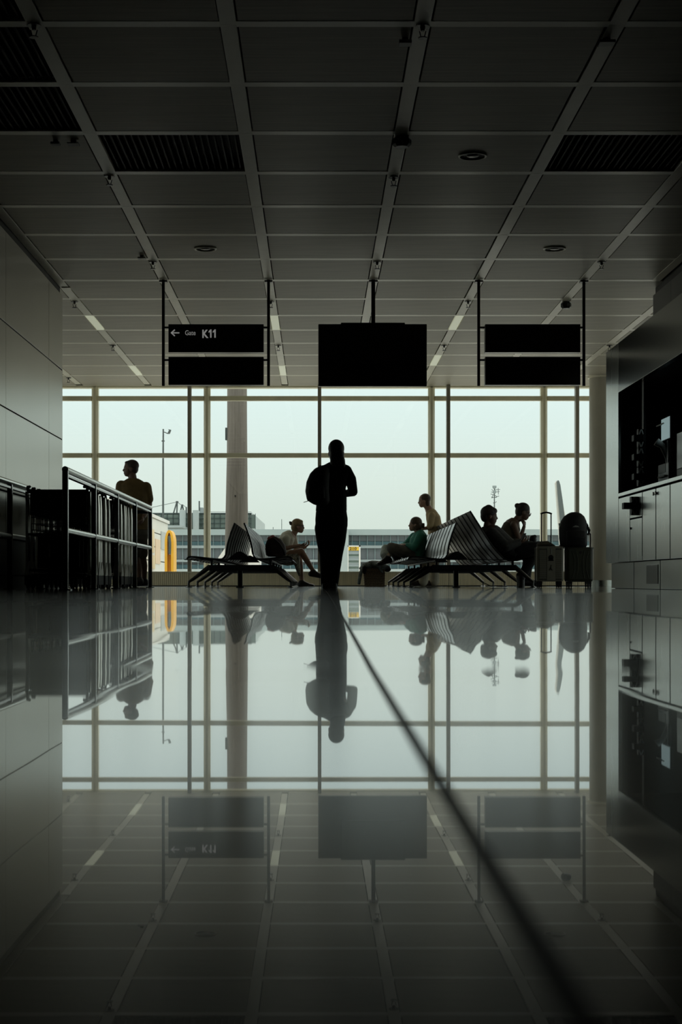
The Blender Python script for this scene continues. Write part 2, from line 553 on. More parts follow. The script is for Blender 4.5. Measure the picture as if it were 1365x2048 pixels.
# ------------------------------------------------------------------ CEILING
P = 1.2018
Y0 = 9.917
SX = [-12.525, -11.325, -10.125, -8.925, -4.125 - 1.2 * 3, -4.125 - 2.4, -4.125 - 1.2, -4.125, -2.93, -1.73, -0.54, 0.655, 1.86, 3.05, 4.245, 5.44, 6.64, 7.84, 9.04, 10.24, 11.44, 12.44]
ceil = struct('ceiling')
rows = [Y0 + P * k for k in range(-13, 16)]
rows[-1] = YW - 0.05
pan_me = {}
M['slat'] = mat('black grille slat', (0.02, 0.02, 0.018), 0.6, 0.0, 0.1, 5, spec=0.2)
slat_me = MB().box((-.006, 0, 0), (.006, P - .1, .05)).mesh('slat', M['slat'])
GR = {(9, 2), (12, 2), (8, 1), (8, 0), (8, -1), (9, -4), (12, -5)}
SHD = {}
for i in range(len(SX) - 1):
    xa, xb = SX[i] + .062, SX[i + 1] - .062
    for k in range(len(rows) - 1):
        ya, yb = rows[k] + .051, rows[k + 1] - .051
        narrow = yb < YE - .3
        if narrow and (xa < -2.95 or xb > 4.0):
            if not (xa < 3.2 < 3.9 < xb + .4): continue
        kk = k - 13
        if narrow and xb > 3.93: xb_ = 3.86
        else: xb_ = xb
        if yb < 6 and (i not in (8, 9, 10, 11, 12)): pass
        if (i, kk) in GR:
            g = MB().box((xa, ya, ZC + .07), (xb_, yb, ZC + .09)).build('ceiling_grille', M['slat'], ceil)
            ns = 20
            for s in range(ns):
                so = inst('slat', slat_me, (xa + (xb_ - xa) * (s + .5) / ns, ya, ZC + .012), g)
            continue
        key = (round(xb_ - xa, 2), round(yb - ya, 2))
        if key not in pan_me:
            w, l = xb_ - xa, yb - ya
            pan_me[key] = MB().box((0, 0, 0), (w, l, .02), .004).mesh('ceiling_panel', M['ceil_panel'])
        inst('ceiling_panel', pan_me[key], (xa, ya, ZC + random.uniform(0, .0008)), ceil, rot=(random.uniform(-.0004, .0004), random.uniform(-.0004, .0004), 0))
# longitudinal strips, one piece per bay, some are lamp covers
LAMP = {(8, 9), (8, 13), (10, 9), (10, 13), (12, 9), (12, 12)}
st_me = MB().box((-.051, .004, 0), (.051, P - .004, .03), .003).mesh('ceiling_strip', M['ceil_strip'])
lm_me = MB().box((-.051, .004, 0), (.051, P - .004, .03), .003).mesh('lamp_cover', M['diffuser'])
for i, x in enumerate(SX):
    for k in range(len(rows) - 1):
        if rows[k] < YE - .5 and not (-3.0 < x < 3.2): continue
        lamp = (i, k - 13) in LAMP
        inst('lamp_cover' if lamp else 'ceiling_strip', lm_me if lamp else st_me, (x, rows[k], ZC - .002), ceil)
# cross bars
for y in rows:
    a, b = (-2.93, 3.93) if y < YE - .3 else (XL2, XR2)
    MB().box((a, y - .0495, ZC - .0012), (b, y + .0495, ZC + .018)).build('cross_bar', M['ceil_bar'], ceil)
MB().box((-2.86, YE - .07, ZC - .012), (-2.96, YE + .04, ZC + .03)).build('trim_piece', M['ceil_bar'], ceil)
for xx in (3.88,):
    for k in range(len(rows) - 1):
        if rows[k] < YE - .5:
            inst('ceiling_strip', st_me, (xx, rows[k], ZC - .002), ceil)
MB().box((XL2 - .3, -6, ZC + .1), (XR2 + .3, YW + .6, ZC + .3)).build('ceiling_void', M['black'], ceil)

# ------------------------------------------------------------------ WALLS
WL, WR = -2.96, 3.94
wl = struct('wall_left')
MB().box((WL - .25, -6, -.02), (WL - .03, YE - .0, ZC + .1)).build('wall_core', M['joint'], wl)
zj = [(.14, .475, 'wall_low'), (.487, .925, 'wall_panel'), (.94, 1.722, 'wall_panel'), (1.735, 2.532, 'wall_panel'), (2.545, ZC - .09, 'wall_panel')]
yj = [YE - .004, 17.85, 15.37, 12.89, 10.41, 7.93, 5.45, 2.97, .49, -2, -4.4, -6]
for (za, zb, mn) in zj:
    for b, a in zip(yj, yj[1:]):
        MB().box((WL - .03, a + .004, za), (WL + random.uniform(-.0008, .0008), b - .004, zb), .002).build('wall_panel', M[mn], wl)
MB().box((WL - .03, -6, -.01), (WL - .012, YE, .125)).build('baseboard_left', M['wall_low'], wl)
MB().box((WL - .03, YE - .03, 0), (WL + .0, YE - .0, ZC - .09)).build('corner_post', M['wall_panel'], wl)
MB().box((XL2, YB - .2, -.02), (WL - .25, YB, ZC + .1)).build('added_bay_wall', M['plaster'], wl)  # white bay walls added out of view to reflect daylight forward
MB().box((WL - .262, YB, -.02), (WL - .25, YE - .001, ZC + .1)).build('added_bay_face', M['plaster'], wl)
MB().box((XL2, YB, ZC), (WL - .262, YE - .06, ZC + .02)).build('added_bay_ceiling', M['plaster'], ceil)  # ceiling of the added left bay, out of view

wr = struct('wall_right')
MB().box((WR + .03, -6, -.02), (WR + .3, YE, ZC + .1)).build('wall_core', M['joint'], wr)
for (za, zb) in ((.14, .925), (.94, 1.722), (1.735, 2.532), (2.545, ZC - .09)):
    for b, a in zip(yj, yj[1:]):
        MB().box((WR + random.uniform(-.0008, .0008), a + .004, za), (WR + .03, b - .004, zb), .002).build('wall_panel', M['wall_dark'], wr)
MB().box((WR + .3, YB - .2, -.02), (XR2, YB, ZC + .1)).build('added_bay_wall', M['plaster'], wr)  # right bay's white walls, likewise added unseen to reflect daylight
MB().box((WR + .3, YB, -.02), (WR + .312, YE - .001, ZC + .1)).build('added_bay_face', M['plaster'], wr)
MB().box((WR + .312, YB, ZC), (XR2, YE - .06, ZC + .02)).build('added_bay_ceiling', M['plaster'], ceil)  # ceiling of the added right bay, never in view

wb = struct('wall_back')
MB().box((WL - .2, -6.2, -.02), (WR + .3, -6.0, ZC + .1)).build('wall_panel', M['wall_dark'], wb)

# ------------------------------------------------------------------ WINDOW WALL
def facade(name, x0, x1, xs_thick, xs_thin, T):
    """T turns local (x along, y depth outward, z) into the world"""
    w = struct(name)
    def bx(a, b, nm, m, bev=.004):
        mb = MB().box(a, b, bev)
        mb.v = [T(p) for p in mb.v]
        return mb.build(nm, m, w)
    zt = [(CAMZ + (HY - 801) * YW / F, CAMZ + (HY - 792) * YW / F), (CAMZ + (HY - 915) * YW / F, CAMZ + (HY - 906) * YW / F)]
    zs0, zs1 = CAMZ + (HY - 1143) * YW / F, ZC + .02
    for x in xs_thick:
        mb = MB().prism([(x - .057, .16), (x + .057, .16), (x + .057, .03), (x + .020, -.02), (x - .020, -.02), (x - .057, .03)], 'z', zs0 - .05, zs1)  # front chamfers shaped to catch daylight from the added side windows
        mb.v = [T(p) for p in mb.v]
        mb.build('mullion', M['mullion'], w)
    edges = [x0] + list(xs_thick) + [x1]
    for a, b in zip(edges, edges[1:]):
        for (za, zb) in zt:
            bx((a + .057, .0, za), (b - .057, .12, zb), 'transom', M['mullion'])
        levels = [zs0] + [t for z2 in zt for t in sorted(z2)][::-1]
    zz = [(zs0 - .04, zt[1][0]), (zt[1][1], zt[0][0]), (zt[0][1], zs1)]
    for a, b in zip(edges, edges[1:]):
        for (za, zb) in zz:
            mb = MB().box((a + .05, .06, za - .01), (b - .05, .066, zb + .01))
            mb.v = [T(p) for p in mb.v]
            mb.build('window_pane', M['glass'], w)
    for x in xs_thin:
        bx((x - .031, -.26, zs0 - .02), (x + .031, -.10, zs1), 'post', M['mullion2'])
    bx((x0, -.02, zs1 - .04), (x1, .2, zs1 + .1), 'head_frame', M['mullion'])
    bx((x0, -.01, -.02), (x1, .25, zs0 - .03), 'sill_wall', M['wall_dark'], 0)
    return w

s_ = YW / F
thick = [(189.5 - CX) * s_, (414 - CX) * s_, (864 - CX) * s_, (1089.5 - CX) * s_, (1315 - CX) * s_]
thick += [thick[-1] + 1.975, thick[-1] + 3.95]
thick = [thick[0] - 1.975, thick[0] - 3.95] + thick
d2 = YW - .18
thin = [(v - CX) * d2 / F for v in (379.5, 639.5, 897, 1154.5)]
thin += [thin[-1] + 2.27, thin[0] - 2.27, thin[0] - 4.5]
facade('window_1', XL2, XR2, sorted(thick), sorted(thin), lambda p: Vector((p[0], YW + p[1], p[2])))
facade('added_window_2', YB, YW - .2, [YB + 2.4 * q for q in range(1, 10)], [], lambda p: Vector((XL2 - p[1], p[0], p[2])))  # side glazing added out of view to let in more daylight
facade('added_window_3', YB, YW - .2, [YB + 2.4 * q for q in range(1, 10)], [], lambda p: Vector((XR2 + p[1], p[0], p[2])))  # matching added glazing on the right, also unseen

# ribbed heater cover under the window
tr = struct('baseboard_front')
yb_ = YW - .30
zsill = CAMZ + (HY - 1143) * yb_ / F
xe = [XL2 + .1] + sorted(thin) + [XR2 - .1]
for a, b in zip(xe, xe[1:]):
    MB().box((a + .004, yb_, .012), (b - .004, yb_ + .03, zsill - .02), .002).build('cover_panel', M['sill'], tr)
MB().box((XL2 + .05, yb_ - .012, zsill - .018), (XR2 - .05, YW - .03, zsill), .003).build('sill_board', M['mullion'], tr)
MB().box((XL2 + .05, yb_ + .03, 0), (XR2 - .05, yb_ + .06, zsill - .02)).build('cover_back', M['joint'], tr)

# round column at the right of the window
colm = struct('column')
cxm, cym = 4.81, 26.9
MB().lathe([(.235, 0.1), (.235, ZC - .02)], (cxm, cym, 0), 40).build('column_shaft', M['column'], colm, True)
MB().lathe([(.25, .0), (.25, .1)], (cxm, cym, 0), 40).build('column_foot', M['steel'], colm, True)
MB().lathe([(.26, ZC - .03), (.26, ZC + .0)], (cxm, cym, 0), 40).build('column_collar', M['ceil_strip'], colm, True)

# ------------------------------------------------------------------ CEILING FITTINGS
def on_ceil(px, py):
    d = (ZC - CAMZ) * F / (HY - py)
    return Vector(((px - CX) * d / F, d, ZC - .008))

spr = [(68, 48, 'dark sprinkler head high at the top left corner of the ceiling'),
       (846, 50, 'sprinkler head on the ceiling strip above the hanging display, nearest the camera'),
       (219, 351, 'sprinkler head at the near left corner of the black ceiling grille'),
       (788, 353, 'sprinkler head just beyond the dark box on the display\'s ceiling strip'),
       (306, 523, 'sprinkler head beside the small white sensor, left of the gate sign'),
       (755, 523, 'sprinkler head right in front of the hanging display\'s pole'),
       (1204, 523, 'sprinkler head in front of the right pole of the blank sign'),
       (149, 602, 'sprinkler head on the strip just past the corner of the left wall'),
       (937, 602, 'sprinkler head on the strip left of the blank sign\'s left pole'),
       (542, 602, 'sprinkler head against the right pole of the gate sign'),
       (226, 690, 'sprinkler head on the strip left of the gate sign, level with its lettering'),
       (557, 690, 'sprinkler head between the gate sign and the hanging display'),
       (889, 690, 'sprinkler head between the hanging display and the blank sign'),
       (1220, 690, 'sprinkler head right of the blank sign, above the steel desk block'),
       (137, 755, 'sprinkler head nearest the window, at the end of the left wall')]
sp0 = None
for px, py, lab in spr:
    p = on_ceil(px, py)
    s = thing('sprinkler_head', p, lab, 'sprinkler', 'sprinklers on the ceiling strips')
    if sp0 is None:
        a = MB().lathe([(.045, -.004), (.045, 0.0), (.02, 0.004)], (0, 0, 0), 14)
        esc = a.mesh('collar', M['dark'], True)
        b = MB().lathe([(.012, -.03), (.016, 0)], (0, 0, 0), 10)
        b.bar((-.02, 0, -.03), (-.01, 0, -.07), .006, .006).bar((.02, 0, -.03), (.01, 0, -.07), .006, .006)
        body = b.mesh('nozzle', M['dark'])
        c = MB().lathe([(.028, -.076), (.028, -.070)], (0, 0, 0), 12)
        plate = c.mesh('deflector', M['dark'])
        sp0 = (esc, body, plate)
    for n_, me in zip(('collar', 'nozzle', 'deflector'), sp0):
        inst(n_, me, (0, 0, 0), s)

for px, py, lab in [(946, 311, 'largest round recessed downlight, right of the ceiling centre'),
                    (411, 497, 'round recessed downlight above the gate sign'),
                    (1110, 497, 'round recessed downlight above the blank sign at right')]:
    p = on_ceil(px, py); p.z = ZC
    d = thing('downlight', p, lab, 'light', 'recessed downlights')
    mb = MB(); mb.tube([(math.cos(a) * .108, math.sin(a) * .108, -.004) for a in [2 * PI * i / 28 for i in range(29)]], .010, 6, False)
    mb.v = [v + p for v in mb.v]; mb.build('rim', M['ceil_strip'], d, True)
    MB().lathe([(.10, -.003), (.10, -.0015)], p, 28).build('recess', M['black'], d)
    MB().lathe([(.045, -.008), (.05, -.003)], p, 16).build('bulb', M['dark'], d, True)

for px, py, dx, dz, mt, lab in [
        (804, 273, .075, .055, 'dark', 'black box sensor on the ceiling strip over the display'),
        (1133, 603, .065, .06, 'dark', 'black box sensor on the strip above the blank sign'),
        (1214, 77, .05, .03, 'dark', 'dark flat sensor box high at the upper right of the ceiling'),
        (811, 76, .04, .035, 'white', 'white square sensor box beside the nearest central strip'),
        (111, 280, .035, .03, 'printer', 'small grey sensor box, outer one of the pair at upper left'),
        (147, 282, .045, .022, 'printer', 'small grey flat sensor box, inner one of the pair at upper left'),
        (284, 511, .042, .03, 'white', 'small white sensor box left of the gate sign\'s left pole')]:
    p = on_ceil(px, py)
    d = thing('ceiling_sensor', p, lab, 'sensor', 'sensor boxes on the ceiling')
    if mt == 'dark' and dz > .04:
        MB().lathe([(dx * .7, -dz - .02), (dx, -dz), (dx, -.02), (dx * .6, 0.008)], p, 8).build('housing', M[mt], d)
    else:
        MB().box(p + Vector((-dx, -dx, -dz)), p + Vector((dx, dx, -.012)), .004).build('housing', M[mt], d)
    MB().lathe([(dx * .5, -.012), (dx * .5, 0.009)], p, 12).build('mount', M['dark'], d)

# ------------------------------------------------------------------ HANGING SIGNS
def text(s, size, x, y, z, parent, m, bold=0, name='lettering', rz=0, sx=1.0):
    c = bpy.data.curves.new(name, 'FONT')
    c.body = s; c.size = size; c.extrude = .001; c.offset = bold
    o = bpy.data.objects.new(name, c)
    COL.objects.link(o)
    o.rotation_euler = (PI / 2, 0, rz)
    o.scale = (sx, 1, 1)
    bpy.context.view_layer.update()
    me = bpy.data.meshes.new_from_object(o.evaluated_get(bpy.context.evaluated_depsgraph_get()))
    bpy.data.objects.remove(o)
    me.materials.clear(); me.materials.append(m)
    n = bpy.data.objects.new(name, me)
    COL.objects.link(n)
    n.rotation_euler = (PI / 2, 0, rz); n.scale = (sx, 1, 1)
    n.parent = parent
    n.location = Vector((x, y, z)) - world_loc(parent)
    return n

DS = 18.3
def hanging_sign(xl, xr, pl, pr, words):
    d = DS
    q = lambda px, py: wp(px, py, d)
    root = thing('hanging_sign', (q((pl + pr) / 2, 0).x, d, ZC), 'black ceiling hung double sign reading Gate K11 with a left arrow' if words else 'blank black double sign hung from the ceiling above the suitcases', 'sign')
    for px in (pl, pr):
        x = q(px, 0).x
        MB().box((x - .016, d - .016, q(0, 772).z), (x + .016, d + .016, ZC + .02), .003).build('hanger_pole', M['blackmetal'], root)
        MB().box((x - .045, d - .045, ZC - .03), (x + .045, d + .045, ZC - .012), .003).build('ceiling_plate', M['dark'], root)
    for ya, yb2 in ((650, 706), (715, 771)):
        a, b = q(xl, yb2), q(xr, ya)
        pn = MB().box((a.x, d - .06, a.z), (b.x, d + .06, b.z), .004).build('sign_box', M['sign'], root)
        MB().box((a.x + .01, d - .063, b.z - .045), (b.x - .01, d - .058, b.z - .004)).build('top_profile', M['dark'], pn)
        MB().bar((q(pl, 0).x, d, b.z - .03), (a.x + .01, d, b.z - .03), .03, .02).build('bracket', M['blackmetal'], root)
        MB().bar((b.x - .01, d, b.z - .03), (q(pr, 0).x, d, b.z - .03), .03, .02).build('bracket', M['blackmetal'], root)
        if words and ya == 650:
            yf = d - .0665
            z0 = q(0, 677).z
            text('Gate', .078, q(371, 0).x, yf, q(0, 672).z, pn, M['letter'], 0, sx=.80)
            text('K', .125, q(405, 0).x, yf, z0, pn, M['letter'], .0042, sx=.80)
            for xo in (418.2, 426.6):
                c1 = q(xo, 677.2); h1 = .094; w1_ = .034
                x9, z9 = c1.x, c1.z
                dg_ = MB().prism([(x9 + w1_ - .017, z9), (x9 + w1_, z9), (x9 + w1_, z9 + h1), (x9 + w1_ - .014, z9 + h1), (x9, z9 + h1 - .022), (x9, z9 + h1 - .038), (x9 + w1_ - .017, z9 + h1 - .028)], 'y', yf - .001, yf + .001)
                dg_.build('lettering', M['letter'], pn)
            ar = MB()
            c = q(343.5, 667.5); e_ = q(360, 667.5)
            ar.bar((c.x + .006, yf, c.z), (e_.x, yf, c.z), .002, .0135)
            ar.bar((c.x, yf, c.z - .003), (c.x + .042, yf, c.z + .036), .002, .0135)
            ar.bar((c.x, yf, c.z + .003), (c.x + .042, yf, c.z - .036), .002, .0135)
            ar.build('arrow', M['letter'], pn)
    return root
hanging_sign(338, 528, 327, 537.5, True)
hanging_sign(970, 1160, 958, 1168.5, False)

a, b = wp(637, 773, DS), wp(854, 649, DS)
dp = thing('hanging_display', ((a.x + b.x) / 2, DS, ZC), 'large black display screen seen from behind, hung on one pole', 'display')
MB().box((a.x, DS - .035, a.z), (b.x, DS + .035, b.z), .008).build('housing', M['sign'], dp)
a2, b2 = wp(682, 668, DS), wp(810, 647, DS)
MB().box((a2.x, DS - .07, a2.z - .35), (b2.x, DS - .036, b2.z), .008).build('rear_cover', M['sign'], dp)
gr = MB()
for k in range(26):
    x = a2.x + .03 + k * .026
    gr.box((x, DS - .074, a2.z - .035), (x + .012, DS - .068, a2.z + .03))
g_ = gr.build('vent_slots', M['dark'], dp); g_['kind'] = 'stuff'
xm = wp(747, 0, DS).x
MB().box((xm - .022, DS - .022, b2.z - .01), (xm + .022, DS + .022, ZC + .02), .003).build('hanger_pole', M['blackmetal'], dp)
MB().box((xm - .05, DS - .05, ZC - .03), (xm + .05, DS + .05, ZC - .012), .003).build('ceiling_plate', M['dark'], dp)

# ------------------------------------------------------------------ STEEL DESK BLOCK ON THE RIGHT
XF = 3.05
Y1, YN = 16.9, 8.85
desk = thing('gate_desk', (3.5, 14, 0), 'long brushed steel desk block with black recess along the right wall', 'desk')
def dbox(nm, a, b, m, bev=.002, par=desk): return MB().box(a, b, bev).build(nm, M[m], par)
yn0 = 16.22
zt0, zt1, zn, ztop = .92, .957, 1.975, 2.475
dbox('end_panel', (XF, yn0, .265), (XR := WR - .02, Y1, ztop), 'steel')
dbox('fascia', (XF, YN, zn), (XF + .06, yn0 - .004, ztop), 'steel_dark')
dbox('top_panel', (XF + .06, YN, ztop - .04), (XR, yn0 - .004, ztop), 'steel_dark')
dbox('recess_back', (XR - .06, YN, zt1), (XR - .03, yn0 - .004, zn + .1), 'niche')
dbox('recess_end', (XF + .03, yn0 - .03, zt1), (XR - .06, yn0 - .004, zn + .1), 'niche')
dbox('recess_roof', (XF + .061, YN, zn + .02), (XR - .06, yn0 - .03, zn + .05), 'niche')
dbox('carcass', (XF + .03, YN, .28), (XR - .06, yn0 - .006, zt0 - .004), 'joint')
dbox('worktop', (XF - .004, YN, zt0 + .003), (XF + .05, yn0 - .004, zt1), 'steel', .003)
dbox('desk_top', (XF + .05, YN, zt0 + .003), (XR - .06, yn0 - .03, zt1 - .01), 'niche')
dy = [16.214, 15.62, 15.03, 14.43, 13.85, 13.25, 12.65, 12.05, 11.45, 10.85, 10.25, 9.65, 9.05]
for k, (b, a) in enumerate(zip(dy, dy[1:])):
    if k == 1:
        zf = CAMZ + (HY - 1036) * 15.3 / F
        u = dbox('door_upper', (XF, a + .016, zf + .008), (XF + .028, b - .004, .905), 'steel')
        lo = dbox('flap_door', (XF, a + .016, .268), (XF + .028, b - .016, zf - .008), 'steel')
        MB().lathe([(.012, -.012), (.012, 0)], (XF, b - .05, zf - .09), 12, 'x').build('lock', M['dark'], lo)
        continue
    dd = dbox('door', (XF, a + .016, .268), (XF + .028, b - .016, .905), 'steel', .003)
    if k in (2, 3, 4, 5, 6, 7):
        yk = a + .05 if k % 2 == 0 else b - .05
        MB().lathe([(.007, -.022), (.016, -.018), (.016, -.006), (.007, 0)], (XF, yk, .86), 12, 'x').build('knob', M['rail'], dd, True)
py_ = [16.88, 15.68, 14.48, 13.28, 12.08, 10.88, 9.68, 8.9]
for k, (b, a) in enumerate(zip(py_, py_[1:])):
    pp = dbox('plinth_panel', (XF + .05, a + .016, .004), (XF + .09, b - .016, .262), 'plinth')
    if k == 1:
        gmb = MB().box((XF + .044, 14.56, .05), (XF + .052, 15.06, .225), .002)
        gp = gmb.build('vent_grille', M['leg'], pp)
MB().box((XF + .09, YN, 0), (XR - .1, Y1 - .02, .26)).build('plinth_core', M['joint'], desk)

M['mark_white'] = mat('white arrow marking', (0.92, 0.92, 0.88), 0.25, 0.0, 0.02, 4, spec=1.0)
def belt_unit(x, y, z, lab, L=.14, w=.06):
    """wall-fixed belt unit: block on the face x, arm reaching into the hall, arrow marks toward the hall's near end"""
    r = thing('belt_cassette', (x, y, z), lab, 'belt barrier')
    MB().prism([(-.04, -.06), (-.03, -.088), (.03, -.088), (.04, -.06), (.04, .06), (.03, .088), (-.03, .088), (-.04, .06)], 'x', x - w, x).build('block', M['black'], r)
    MB().box((x - L, y - .075, z - .030), (x - .002, y + .03, z + .030), .006).build('belt_head', M['black'], r)
    xm, hw = x - w * .52, w * .36
    for q in (1, -1):
        mk = MB()
        for t in (-1, 1):
            mk.tube([(xm + t * hw, y - .046, z + .036 * q), (xm + t * .003, y - .046, z + .082 * q)], .0065, 10)
        mk.build('arrow_mark', M['mark_white'], r, True)
    return r
def block_fix(r, y, z):
    for o in ALL_KIDS(r):
        if o.name.startswith('block'):
            for v in o.data.vertices:
                v.co = Vector((v.co.x, v.co.y + y, v.co.z + z))
zbu = CAMZ + (HY - 1012) * 15.27 / F
u_ = belt_unit(XF, 15.27, zbu, 'black belt unit with light arrows on the steel door below the desk recess'); block_fix(u_, 15.27, zbu)
for py, nm in ((877, 'upper'), (915, 'middle'), (954, 'lower')):
    zq = CAMZ + (HY - py) * 15.3 / F
    u_ = belt_unit(XF + .06, 15.3, zq, '%s of the three black belt units with light arrows in the dark desk recess' % nm, .10, .05); block_fix(u_, 15.3, zq)
ps = thing('unit_rack', (XF + .15, 15.3, zt1), 'slim black rack holding three belt units in the desk recess', 'rack')
MB().box((XF + .06, 15.26, zt1 - .005), (XF + .08, 15.34, zn + .0), .003).build('upright', M['black'], ps)
MB().box((XF + .055, 15.2, zt1 - .009), (XF + .22, 15.4, zt1 + .003), .003).build('foot', M['black'], ps)

def in_desk(px, py, X): # point on the plane x = X seen at the pixel
    d = X * F / (px - CX)
    return Vector((X, d, CAMZ + (HY - py) * d / F))
# monitor: a screen turned toward the hall
XM = XF + .25
p0, p1 = in_desk(1323, 884, XM), in_desk(1340, 830, XM)
mon = thing('monitor', (XM, (p0.y + p1.y) / 2, zt1), 'glowing pale blue monitor in the dark desk recess', 'monitor')
MB().box((XM + .006, p1.y, p0.z), (XM + .04, p0.y, p1.z), .006).build('housing', M['black'], mon)
MB().box((XM, p1.y + .01, p0.z + .01), (XM + .007, p0.y - .01, p1.z - .01)).build('screen', M['screen'], mon)
MB().box((XM + .02, (p0.y + p1.y) / 2 - .03, zt1), (XM + .05, (p0.y + p1.y) / 2 + .03, p0.z + .05), .004).build('stand', M['printer'], mon)
MB().box((XM - .05, (p0.y + p1.y) / 2 - .12, zt1 - .009), (XM + .13, (p0.y + p1.y) / 2 + .12, zt1 + .012), .004).build('base', M['printer'], mon)
q0, q1 = in_desk(1313, 854, XM - .02), in_desk(1325, 846, XM - .02)
cd = thing('card_holder', (XM, q0.y, q0.z), 'small white card holder clipped to the left side of the monitor', 'holder')
MB().box((XM - .02, q1.y - .05, q0.z), (XM - .01, q0.y, q1.z), .002).build('card', M['paper'], cd)
MB().box((XM - .01, p0.y - .04, q0.z + .01), (XM + .02, q0.y - .02, q1.z - .01), .002).build('clip', M['black'], cd)
# printer
r0, r1 = in_desk(1317, 962, XF + .15), in_desk(1333, 934, XF + .15)
prn = thing('ticket_printer', (XF + .25, (r0.y + r1.y) / 2, zt1), 'light grey boarding pass printer on the desk below the monitor', 'printer')
MB().box((XF + .15, r1.y - .1, zt1 - .009), (XF + .45, r0.y, zt1 + .20), .01).build('housing', M['dark'], prn)
MB().box((XF + .146, r1.y + .02, zt1 + .115), (XF + .152, r0.y - .03, zt1 + .195), .002).build('front_cover', M['printer'], prn)
MB().box((XF + .12, r1.y - .06, zt1 + .07), (XF + .15, r0.y - .12, zt1 + .085), .002).build('paper_tray', M['paper'], prn)
# scanner on a stalk
t0 = in_desk(1340, 915, XF + .3)
scn = thing('barcode_scanner', (XF + .3, t0.y, zt1), 'pale handheld scanner standing in a cradle right of the monitor', 'scanner')
MB().tube([(XF + .3, t0.y, zt1 - .008), (XF + .3, t0.y, zt1 + .16), (XF + .28, t0.y + .02, zt1 + .30)], .03, 10, rs=[.05, .028, .022]).build('cradle', M['printer'], scn, True)
MB().tube([(XF + .28, t0.y + .02, zt1 + .29), (XF + .24, t0.y + .03, zt1 + .40), (XF + .18, t0.y + .03, zt1 + .44)], .03, 10, rs=[.022, .03, .04]).build('head', M['white'], scn, True)
u0 = in_desk(1357, 910, XF + .2)
phn = thing('desk_cabinet', (XF + .2, u0.y, zt1), 'grey upright device at the right edge of the desk recess', 'device')
MB().box((XF + .2, u0.y - .35, zt1 - .008), (XF + .42, u0.y + .06, zt1 + .28), .012).build('housing', M['printer'], phn)
MB().box((XF + .19, u0.y - .33, zt1 + .12), (XF + .2, u0.y + .0, zt1 + .44), .003).build('door_plate', M['leg'], phn)

# ------------------------------------------------------------------ CART CORRAL RAILS
def corral(x, sgn, label, ys_):
    r = thing('guard_rail', (x, (ys_[0] + ys_[-1]) / 2, 0), label, 'rail')
    z1, z2 = 1.005, .50
    for k, y in enumerate(ys_):
        w = .024
        MB().box((x - w, y - w, .006), (x + w, y + w, z1 - (0 if k in (0, len(ys_) - 1) else .02)), .006).build('post', M['tube'], r)
        MB().box((x - .05, y - .05, 0), (x + .05, y + .05, .008), .002).build('foot_plate', M['tube'], r)
    ya, yb = ys_[0], ys_[-1]
    MB().tube([(x, ya - .02, z1), (x, yb + .02, z1)], .027, 14).build('top_rail', M['rail'], r, True)
    MB().tube([(x + sgn * 0, ya, z2), (x, yb, z2)], .024, 14).build('middle_rail', M['rail'], r, True)
    MB().box((x - .018, ya, z1 - .062), (x + .018, yb, z1 - .04), .002).build('lower_profile', M['tube'], r)
    return r
rr = corral(-2.09, 1, 'steel guard rail along the row of luggage carts, open to the hall', [13.43, 15.15, 16.87, 18.58, 20.3])
MB().box((-2.82, 20.28, .93), (-2.09, 20.33, .975), .004).build('end_rail', M['tube'], rr)
MB().box((-2.82, 20.28, .48), (-2.09, 20.33, .52), .004).build('end_rail', M['tube'], rr)
corral(-2.88, -1, 'steel guard rail close against the left wall panels', [10.0, 11.72, 13.43, 15.15, 16.87, 18.58, 20.3])

